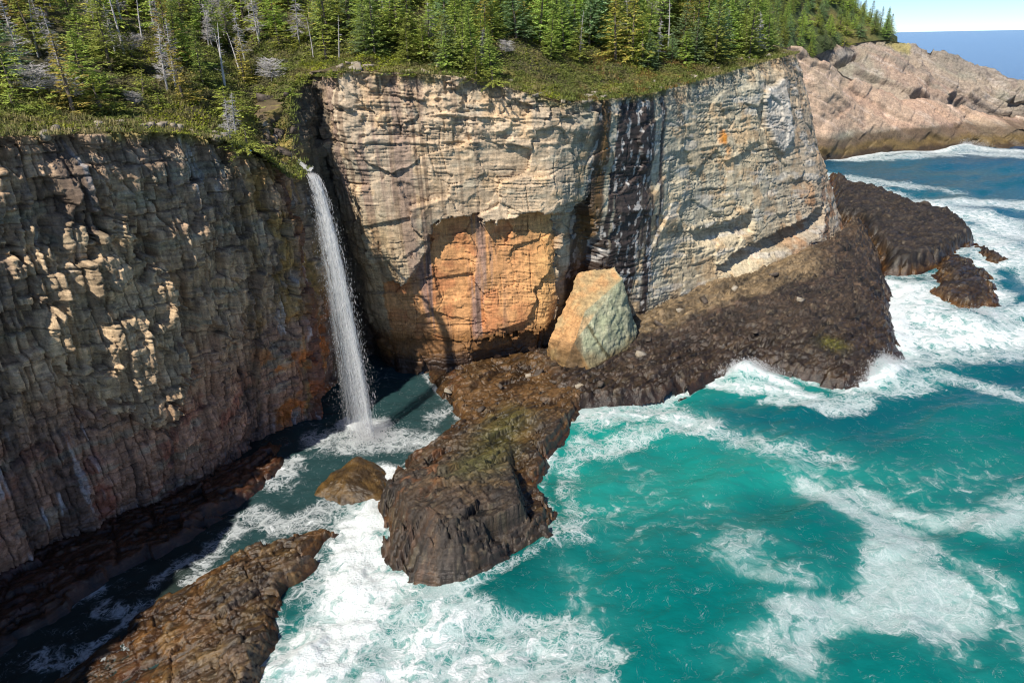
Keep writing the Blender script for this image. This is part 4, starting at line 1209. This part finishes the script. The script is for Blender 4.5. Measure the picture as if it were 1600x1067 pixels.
def dead_meshes(name, H, R, seed, curve=.0, dense=1.0, up=.1, spread=False):
    rg = np.random.default_rng(seed)
    bend = np.array((rg.normal() * .06, rg.normal() * .06))
    def ax(t): return np.array((bend[0] * H * t * t, bend[1] * H * t * t, H * t))
    tr = tube([ax(t) if t > 0 else np.array((0, 0, -.5)) for t in np.linspace(0, 1, 7)], np.linspace(.13, .02, 7) * (H / 6) ** .6, 6)
    parts = []
    n = int(46 * dense)
    for i in range(n):
        t = rg.uniform(.18, .97)
        a = rg.random() * 6.283
        ln = R * (1 - t * .82) * rg.uniform(.4, 1.15)
        if spread: ln = R * rg.uniform(.5, 1.1) * (1 - .35 * t)
        b0 = ax(t)
        d = np.array((math.cos(a), math.sin(a), up + rg.normal() * .15))
        k1 = b0 + d * ln * .5 + np.array((0, 0, (.05 - .1 * up) * ln)); k2 = b0 + d * ln + np.array((0, 0, (curve + rg.normal() * .1) * ln))
        parts.append(tube([b0, k1, k2], [.036, .026, .01], 3))
        for j in range(int(3 + 3 * dense)):
            q = rg.uniform(.3, 1); c0 = b0 + (k2 - b0) * q
            e = np.array((math.cos(a + rg.choice((-1, 1)) * rg.uniform(.5, 1.2)), math.sin(a + rg.choice((-1, 1)) * rg.uniform(.5, 1.2)), up + rg.normal() * .25))
            parts.append(tube([c0, c0 + e * ln * rg.uniform(.18, .42)], [.018, .007], 3))
    bv, bt = join(parts)
    return raw_mesh(name + '_branches', bv, None, bt), raw_mesh(name + '_trunk', tr[0], None, tr[1], None, True)
M_NEEDLE = plain_material('spruce_needles', (.1, .1, .1), .75, .25, 1.5, .3, .03, True, .38)
M_BARK = plain_material('spruce_bark', (.16, .13, .11), .9, .4, 4.0)
M_DEAD = plain_material('bleached_wood', (.42, .40, .39), .85, .25, 3.0, .25)
SPR = [spruce_meshes('tall_spruce', 7.0, 2.1, 1, .1, .10), spruce_meshes('narrow_spruce', 7.5, 1.7, 2, .05, .12, tint=(.085, .135, .036)),
       spruce_meshes('bushy_spruce', 5.0, 2.1, 3, .2, .14, .4, tint=(.125, .175, .034), shape=.7), spruce_meshes('ragged_spruce', 5.6, 1.7, 4, .45, .32, .5, tint=(.15, .165, .036), tip=(.32, .24, .06)),
       spruce_meshes('wind_spruce', 3.6, 2.2, 5, .5, .2, .8, tint=(.135, .18, .034), tip=(.28, .3, .06), shape=.55, whorl=.5), spruce_meshes('blue_spruce', 6.2, 2.2, 6, .1, .08, tint=(.085, .14, .06), tip=(.16, .22, .1)),
       spruce_meshes('low_spruce', 2.4, 1.9, 7, .4, .2, .8, tint=(.135, .185, .034), tip=(.26, .3, .06), shape=.5, whorl=.42)]
WORDS = ['tall green spruce', 'narrow dark green spruce', 'bushy bright green spruce', 'ragged yellowish spruce', 'wind-flattened spruce', 'dense bluish spruce', 'low spreading spruce']
NAMES = ['tall_spruce', 'narrow_spruce', 'bushy_spruce', 'ragged_spruce', 'wind_flattened_spruce', 'bluish_spruce', 'low_spruce']
DED = [dead_meshes('dead_spruce', 7.0, 1.7, 11, -.1, 2.2, .0), dead_meshes('dead_snag', 7.5, 1.0, 12, 0, .5, .15), dead_meshes('dead_spreading', 5.5, 3.2, 13, .35, 1.5, .35, True),
       dead_meshes('dead_bush', 2.8, 2.2, 14, .1, 2.0, .1, True), dead_meshes('dead_fir', 6.5, 1.4, 15, .15, 2.4, .05)]
DWORDS = ['bare grey dead spruce', 'slender bleached dead snag', 'spreading bleached dead tree', 'low grey dead bush', 'grey twiggy dead fir']
DNAMES = ['dead_spruce', 'bleached_snag', 'spreading_dead_tree', 'dead_bush', 'dead_fir']
PLANTS = []
def put(kind, loc, sc, rz, dead=False, zone='', lean=(0, 0), zs=1.0):
    me1, me2 = (DED if dead else SPR)[kind]
    r = bpy.data.objects.new((DNAMES if dead else NAMES)[kind], None)
    COL.objects.link(r)
    r.location = loc; r.rotation_euler = (lean[0], lean[1], rz); r.scale = (sc, sc, sc * zs)
    pt = add_obj('branches' if dead else 'crown', me1, M_DEAD if dead else M_NEEDLE, r)
    if dead: pt['kind'] = 'stuff'
    add_obj('trunk', me2, M_DEAD if dead else M_BARK, r)
    r['category'] = 'tree'
    px, py, dep_ = proj(loc[0], loc[1], loc[2] + 2)
    PLANTS.append((r, zone, kind, dead, float(px), float(py), sc))
    return r
OPEN = [[(-80,172),(150,180),(335,172),(352,240),(-80,260)], [(775,95),(800,72),(860,74),(905,92),(1000,104),(1080,98),(1140,92),(1225,80),(1240,120),(880,190),(790,170)], [(395,105),(470,95),(520,100),(540,280),(420,260),(360,200)], [(540,88),(620,98),(650,112),(650,150),(500,150),(500,104)]]
random.seed(8); rg = np.random.default_rng(8)
cx, cy = np.meshgrid(np.arange(-95, 75, 3.05), np.arange(20, 205, 3.05), indexing='ij')
cx = (cx + rg.uniform(-1.6, 1.6, cx.shape)).ravel(); cy = (cy + rg.uniform(-1.6, 1.6, cy.shape)).ravel()
ch, cd, cu = hill(cx, cy)
cpx, cpy, cdep = proj(cx, cy, ch)
ok = (cd > 1.7) & (cdep > 5) & (cpx > -70) & (cpx < 1420) & (cpy > -14) & (cu > 40)
for pl in OPEN: ok &= ~inpoly(cpx, cpy, pl)
ok &= rg.random(len(cx)) < np.where(cd < 30, .92, .6)
for i in np.nonzero(ok)[0]:
    left = cpx[i] < 520
    right = cpx[i] > 900
    if left:
        kind = rg.choice([2, 3, 4, 6, 0, 5, 1], p=[.26, .2, .26, .12, .07, .06, .03]); sc = rg.uniform(.75, 1.3)
    elif right:
        kind = rg.choice([0, 1, 5, 2, 3], p=[.3, .3, .2, .1, .1]); sc = rg.uniform(1.1, 1.6)
    else:
        kind = rg.choice([0, 1, 2, 5, 3, 4], p=[.28, .18, .24, .16, .08, .06]); sc = rg.uniform(.95, 1.4)
    if cd[i] < 6: sc *= .7
    zone = 'left' if left else ('right' if right else 'mid')
    dead = rg.random() < (.34 if left or 960 < cpx[i] < 1060 else .08)
    if dead: kind = rg.choice([0, 1, 3, 4], p=[.3, .25, .15, .3]); sc = rg.uniform(.6, .95)
    put(int(kind), (cx[i], cy[i], ch[i] - .1), sc, rg.random() * 6.28, dead, zone, (rg.normal() * .06, rg.normal() * .06), rg.uniform(.85, 1.15))
# low bushes on the mossy left brow and round the gully
for bpx, bpy_, k_, sc_ in [(20,168,6,.7),(70,176,6,.55),(128,172,6,.6),(250,168,6,.7),(160,150,4,.75),(300,160,6,.7),(230,150,4,.7),(345,168,6,.6),(408,150,6,.7),(440,118,4,.7),(395,120,4,.8),(455,150,6,.45),(470,128,6,.55),(520,122,6,.5),(600,132,6,.35),(640,118,6,.5),(560,104,6,.6),(820,140,6,.4),(1180,96,6,.5),(1075,110,6,.5),(940,122,6,.4)]:
    g = ground_at(bpx, bpy_)
    if g is not None:
        put(k_, (g[0], g[1], g[2] - .25), sc_, rg.random() * 6.28, False, 'left' if bpx < 520 else ('mid' if bpx < 900 else 'right'), (0, 0), rg.uniform(.6, .9))
print('trees', len(PLANTS))
# trees that stand out in the photograph: base pixel, kind, height in metres
SPECIAL = [(0,(770,160),6,1.9,'dark green spruce hanging over the rim at the middle of the cliff'),(0,(745,150),2,3.6,'bushy green spruce behind the one hanging over the cliff rim'),
 (0,(722,112),0,6.4,'tall green spruce behind the overhanging rim spruces'),(0,(690,100),2,5.2,'bushy green spruce beside the bright moss patch on the rim'),
 (0,(388,238),6,2.2,'green spruce hanging over the rim left of the waterfall lip'),(0,(372,200),4,3.0,'green spruce on the rocky brow left of the waterfall lip'),
 (0,(955,82),0,5.2,'blue-green spruce standing alone on the grassy brow'),(0,(1012,108),5,5.0,'dense blue-green spruce on the orange grass near the rim'),(0,(1050,95),5,3.6,'small blue-green spruce right of the one on orange grass'),
 (0,(860,92),0,6.0,'tall dark spruce at the edge of the grass clearing'),(0,(905,100),2,5.0,'bushy spruce between the clearing and the lone blue-green one'),
 (0,(1115,100),0,9.0,'very tall dark spruce above the end of the pale wall'),(0,(1170,92),1,9.5,'tallest narrow spruce near the end of the headland'),(0,(1140,86),0,8.0,'dark spruce between the two tallest headland spruces'),(0,(1200,80),1,7.5,'narrow spruce at the outer edge of the headland wood'),(0,(1085,96),5,6.0,'blue-green spruce beside the tall headland spruces'),
 (1,(195,88),1,7.5,'slender bleached dead trunk above the mossy left brow'),(1,(335,50),2,5.6,'large spreading bleached dead tree at the top edge'),(1,(405,68),4,6.6,'grey twiggy dead fir left of the stream gully'),
 (1,(468,70),0,6.5,'grey dead spruce just behind the stream gully'),(1,(530,95),1,5.0,'thin dead trunk on the right lip of the gully'),(1,(60,92),1,5.5,'thin leaning dead trunk near the left edge'),
 (1,(425,130),3,2.4,'grey dead branches beside the dry grass at the gully'),(1,(60,150),3,2.4,'dark tangle of dead branches on the left brow'),(1,(110,160),3,2.2,'grey tangle of dead twigs below the left spruces'),
 (1,(980,50),1,6.0,'bleached dead trunk among spruces above the stained wall'),(1,(1030,55),2,4.0,'pale dead tree leaning over the orange grass'),(1,(790,85),3,1.6,'white bleached stump on the grass clearing'),
 (1,(212,166),3,1.2,'small white bleached stump on the moss brow')]
for dd_, pp, kind, hgt, lab in SPECIAL:
    g = ground_at(*pp)
    if g is None: continue
    base_h = (7.0, 7.5, 5.0, 5.6, 3.6, 6.2, 2.4)[kind] if not dd_ else (7.0, 7.5, 5.5, 2.8, 6.5)[kind]
    r = put(kind, (g[0], g[1], g[2] - .1), hgt / base_h, rg.random() * 6.28, bool(dd_), 'special', (rg.normal() * .05, rg.normal() * .05))
    r['label'] = lab
# far hillside wood
M_NEEDLE_FAR = M_NEEDLE
FV = FARHILL.reshape(-1, 3)
sel = rg.permutation(len(FV))
pts = []
for i in sel:
    p_ = FV[i]
    px, py, _ = proj(*p_)
    if px < 1195 or px > 1392 or py < -25: continue
    if py > 64 - .03 * (px - 1200) and rg.random() < .8: continue
    if all((p_[0] - q[0]) ** 2 + (p_[1] - q[1]) ** 2 + (p_[2] - q[2]) ** 2 > 5.2 ** 2 for q in pts):
        pts.append(p_)
    if len(pts) > 190: break
for p_ in pts:
    put(int(rg.choice([0, 1, 2, 5, 6])), (p_[0], p_[1], p_[2] - .3), rg.uniform(.9, 1.5), rg.random() * 6.28, False, 'far', (0, 0), rg.uniform(.8, 1.1))
print('trees with far', len(PLANTS))
# labels: kind, then place by counting along the wood
ORD = ['first','second','third','fourth','fifth','sixth','seventh','eighth','ninth','tenth','eleventh','twelfth','thirteenth','fourteenth','fifteenth','sixteenth','seventeenth','eighteenth','nineteenth','twentieth']
def ordinal(i):
    if i < 20: return ORD[i]
    tens = ['','','twenty','thirty','forty','fifty','sixty','seventy','eighty','ninety']
    return tens[(i + 1) // 10] + ('-' + ORD[(i + 1) % 10 - 1] if (i + 1) % 10 else 'th') if (i + 1) < 100 else str(i + 1) + 'th'
ZONE = {'left': 'above the shaded waterfall cliff', 'mid': 'above the orange cliff', 'right': 'above the pale cliff wall', 'far': 'on the far headland hillside'}
GRP = {'left': 'trees above the shaded waterfall cliff', 'mid': 'trees above the orange cliff', 'right': 'trees above the pale cliff wall', 'far': 'trees on the far hillside', 'special': 'trees standing out along the brow'}
bins = {}
for it in PLANTS:
    it[0]['group'] = GRP[it[1]]
    if it[1] == 'special': continue
    bins.setdefault((it[1], it[2], it[3]), []).append(it)
for (zn, kd, dd_), items in bins.items():
    items.sort(key=lambda a: a[4])
    w = (DWORDS if dd_ else WORDS)[kd]
    for i, it in enumerate(items):
        it[0]['label'] = f'{w} {ZONE[zn]}, {ordinal(i)} of its kind from the left'

# ------------------------------------------------------------------ grass, ground cover, rim stones
def scatter(n, dmin, dmax, seed):
    r = np.random.default_rng(seed)
    x, y = r.uniform(-85, 72, n), r.uniform(20, 150, n)
    h, d, u = hill(x, y)
    px, py, dp = proj(x, y, h)
    k = (d > dmin) & (d < dmax) & (dp > 5) & (px > -80) & (px < 1680) & (py > -40) & (u > 44) & (u < 200)
    return x[k], y[k], h[k], d[k], u[k], px[k], py[k], r
x, y, h, d, u, px, py, r = scatter(110000, -.7, 13, 51)
m_ = fbm(x * .25, y * .25, 0, 3, 901) + .5 * smooth(7, 1, d)
k = m_ > -.1
x, y, h, d, u, px = (a[k] for a in (x, y, h, d, u, px))
nb = 6
rep = lambda a: np.repeat(a, nb)
ang_ = r.random(len(x) * nb) * 6.283; tilt = r.uniform(.15, .7, len(x) * nb)
C = np.stack([rep(x) + r.normal(size=len(x) * nb) * .12, rep(y) + r.normal(size=len(x) * nb) * .12, rep(h) + .0], -1)
D = np.stack([np.cos(ang_) * tilt, np.sin(ang_) * tilt, np.ones_like(tilt)], -1)
N = np.stack([np.cos(ang_), np.sin(ang_), -tilt], -1)
V, T = diamonds(C, D, N, r.uniform(.25, .6, len(C)), r.uniform(.04, .09, len(C)))
gm = fbm(x * .3, y * .3, 0, 3, 911)
cc = mix(np.array((.30, .26, .11))[None], np.array((.17, .20, .05))[None], smooth(-.25, .25, gm))
cc = mix(cc, np.array((.27, .15, .05))[None], smooth(880, 940, px) * smooth(1120, 1060, px) * smooth(-.1, .3, fbm(x * .4, y * .4, 0, 3, 921)) * .9)
cc = mix(cc, np.array((.36, .30, .14))[None], smooth(260, 200, px) * smooth(4.5, 2, d) * .7)
cc = cc * r.uniform(.75, 1.3, (len(cc), 1))
M_GRASS = plain_material('brow_grass', (.1, .1, .1), .8, .2, 2.0, 0, 0, True, .3)
tag(add_obj('brow_grass', raw_mesh('brow_grass', V, None, T, {'col': np.repeat(np.repeat(cc, nb, 0), 4, 0)}), M_GRASS), 'straw and green grass along the cliff brow', 'grass', None, 'stuff')
x, y, h, d, u, px, py, r = scatter(190000, -.2, 42, 52)
m_ = fbm(x * .22, y * .22, 0, 3, 931)
k = ((m_ > -.15) | (d < 16)) & (r.random(len(x)) < np.where(d < 12, 1, .75))
x, y, h, d, px, py, m_ = (a[k] for a in (x, y, h, d, px, py, m_))
nb = 5
ang_ = r.random(len(x) * nb) * 6.283
C = np.stack([rep(x) + r.normal(size=len(x) * nb) * .18, rep(y) + r.normal(size=len(x) * nb) * .18, rep(h) + r.uniform(.02, .22, len(x) * nb)], -1)
D = np.stack([np.cos(ang_), np.sin(ang_), r.uniform(-.1, .7, len(C))], -1)
N = np.stack([r.normal(size=len(C)) * .4, r.normal(size=len(C)) * .4, np.ones(len(C))], -1)
V, T = diamonds(C, D, N, r.uniform(.18, .34, len(C)), r.uniform(.12, .22, len(C)))
cc = mix(np.array((.18, .21, .05))[None], np.array((.27, .29, .045))[None], smooth(.1, .5, m_))
for pl_ in ([(225,172),(300,160),(335,190),(300,212),(225,210)], [(548,78),(600,74),(640,96),(620,118),(556,116)], [(815,132),(868,140),(885,165),(830,168)], [(470,95),(520,90),(530,120),(480,125)]):
    cc = mix(cc, np.array((.30, .33, .03))[None], smooth(-8, 8, sdpoly(px, py, pl_)) * .85)
cc = mix(cc, np.array((.14, .12, .06))[None], smooth(.25, .5, fbm(x * .5, y * .5, 0, 3, 941)) * .8) * r.uniform(.7, 1.3, (len(x), 1))
tag(add_obj('heath_undergrowth', raw_mesh('heath_undergrowth', V, None, T, {'col': np.repeat(np.repeat(cc, nb, 0), 4, 0)}), M_GRASS), 'low green heath and moss between the trees and the rim', 'undergrowth', None, 'stuff')

def stone_mesh(name, seed):
    r = np.random.default_rng(seed)
    pts = [Vector((sx_ * (.5 + .14 * r.normal()), sy_ * (.42 + .12 * r.normal()), sz_ * (.36 + .1 * r.normal()))) for sx_ in (-1, 1) for sy_ in (-1, 1) for sz_ in (-1, 1)]
    pts += [Vector((.55 * r.choice((-1, 1)), r.normal() * .2, r.normal() * .15)), Vector((r.normal() * .2, r.normal() * .2, .44))]
    def cf(co, no):
        n = fbm(co[:, 0] * 3, co[:, 1] * 3, co[:, 2] * 3, 3, seed)
        return mix(S(176, 166, 150)[None], S(146, 132, 110)[None], smooth(-.3, .3, n)) * .82, np.zeros(len(co))
    return hull_rock(name, pts, 1, .012, cf, M_CLIFF, 2.0, seed)
STN = [stone_mesh('rim_stone', 1001 + i) for i in range(6)]
spots = []
GUL = [(-23.4,73.2,1.3),(-22.6,75.4,1.0),(-24.6,75.8,1.5),(-25.6,78.4,1.2),(-24.2,79.6,.9),(-26.8,80.6,1.4),(-22.9,71.4,.8),(-25.2,73.6,.9)]
for uu_ in np.concatenate([rg.uniform(57, 79, 26), rg.uniform(106, 128, 18), rg.uniform(131, 192, 40)]):
    spots.append((uu_, rg.uniform(.1, 3.4), rg.uniform(.28, .75) * (1.35 if rg.random() < .15 else 1)))
stones = []
for uu_, w_, s_ in spots:
    ua = np.array([uu_]); bx, by = plan(ua, 1.0); nx_, ny_ = plan_normal(ua)
    x_, y_ = float(bx[0] - nx_[0] * w_), float(by[0] - ny_[0] * w_)
    z_ = float(np.interp(uu_, NL, NRZ)) + max(0, w_) * .2
    o = add_obj('rim_stone', STN[int(rg.integers(0, 6))], M_CLIFF)
    o.location = (x_, y_, z_ + .02 * s_); o.scale = (s_ * rg.uniform(.9, 1.5), s_, s_ * rg.uniform(.7, 1.2)); o.rotation_euler = (rg.normal() * .2, rg.normal() * .2, rg.random() * 6.28)
    stones.append((uu_, o, s_))
M_GULLY = plain_material('gully_rock', (.085, .068, .055), .7, .6, 3.5)
GRANK = np.argsort(np.argsort([math.hypot(q[0] + 20.6, q[1] - 69.4) for q in GUL]))
for gi, (x_, y_, s_) in enumerate(GUL):
    me_ = STN[gi % 6].copy(); me_.materials.clear(); me_.materials.append(M_GULLY)
    o = bpy.data.objects.new('gully_stone', me_); COL.objects.link(o)
    hz_, _, _ = hill(np.array([x_]), np.array([y_]))
    o.location = (x_, y_, float(hz_[0]) + .02); o.scale = (s_ * 1.0, s_ * .7, s_ * .8); o.rotation_euler = (.3 * math.sin(gi), .3 * math.cos(gi), gi * 1.3)
    tag(o, f'dark brown stone in the stream gully above the waterfall, {ordinal(GRANK[gi])} from the lip', 'stone', 'dark stones in the stream gully')
stones.sort(key=lambda a: a[0])
cnt = {}
for uu_, o, s_ in stones:
    zn = 'left' if uu_ < 90 else ('mid' if uu_ < 130 else 'right')
    sz = 'small' if s_ < .5 else ('medium' if s_ < .72 else 'large')
    cnt[(zn, sz)] = cnt.get((zn, sz), 0) + 1
    rim = {'left': 'shaded cliff', 'mid': 'orange cliff', 'right': 'pale wall'}[zn]
    tag(o, f'{sz} pale angular stone on the rim of the {rim}, {ordinal(cnt[(zn, sz)] - 1)} such from the left', 'stone', 'loose stones along the cliff rim')

bpy.context.view_layer.update()
SHELF_OBJ = [bpy.data.objects['rock_shelf'], bpy.data.objects['rock_platform']]
rub = [(842,584,.9),(866,598,.7),(1002,556,1.1),(1014,532,.8),(984,574,.7),(938,600,1.0),(826,588,.6),(1030,508,.9),(1062,486,.7),(1100,470,1.0),(905,604,.6),(1148,452,.8),(780,604,.7),(752,640,.8),(700,612,.6),(1210,430,.9),(1250,470,1.0),(1180,520,.8),(1100,540,.7)]
M_RUB = rock_material('rubble_rock', fine=6, bedding=5, streak=False, var=.9, bump=.4)
rank = 0
for i, (px_, py_, s_) in enumerate(sorted(rub)):
    dv = Vector(ray(px_, py_)).normalized()
    best = None
    for so_ in SHELF_OBJ:
        hit, loc, no_, _ = so_.ray_cast(Vector((0, 0, CAM_H)), dv)
        if hit and (best is None or (loc - Vector((0, 0, CAM_H))).length < (best - Vector((0, 0, CAM_H))).length): best = loc
    if best is None: continue
    me_ = STN[i % 6].copy(); me_.materials.clear(); me_.materials.append(M_GULLY if i % 3 else M_RUB)
    o = bpy.data.objects.new('fallen_stone', me_); COL.objects.link(o)
    o.location = (best[0], best[1], best[2] + .1 * s_); o.scale = (s_ * 1.3, s_, s_ * .8); o.rotation_euler = (.4 * math.sin(i * 2.1), .4 * math.cos(i * 1.7), i * 1.1)
    tag(o, f'angular fallen stone lying on the dark shelf below the cliffs, {ordinal(rank)} from the left', 'stone', 'fallen stones on the rock shelf')
    rank += 1
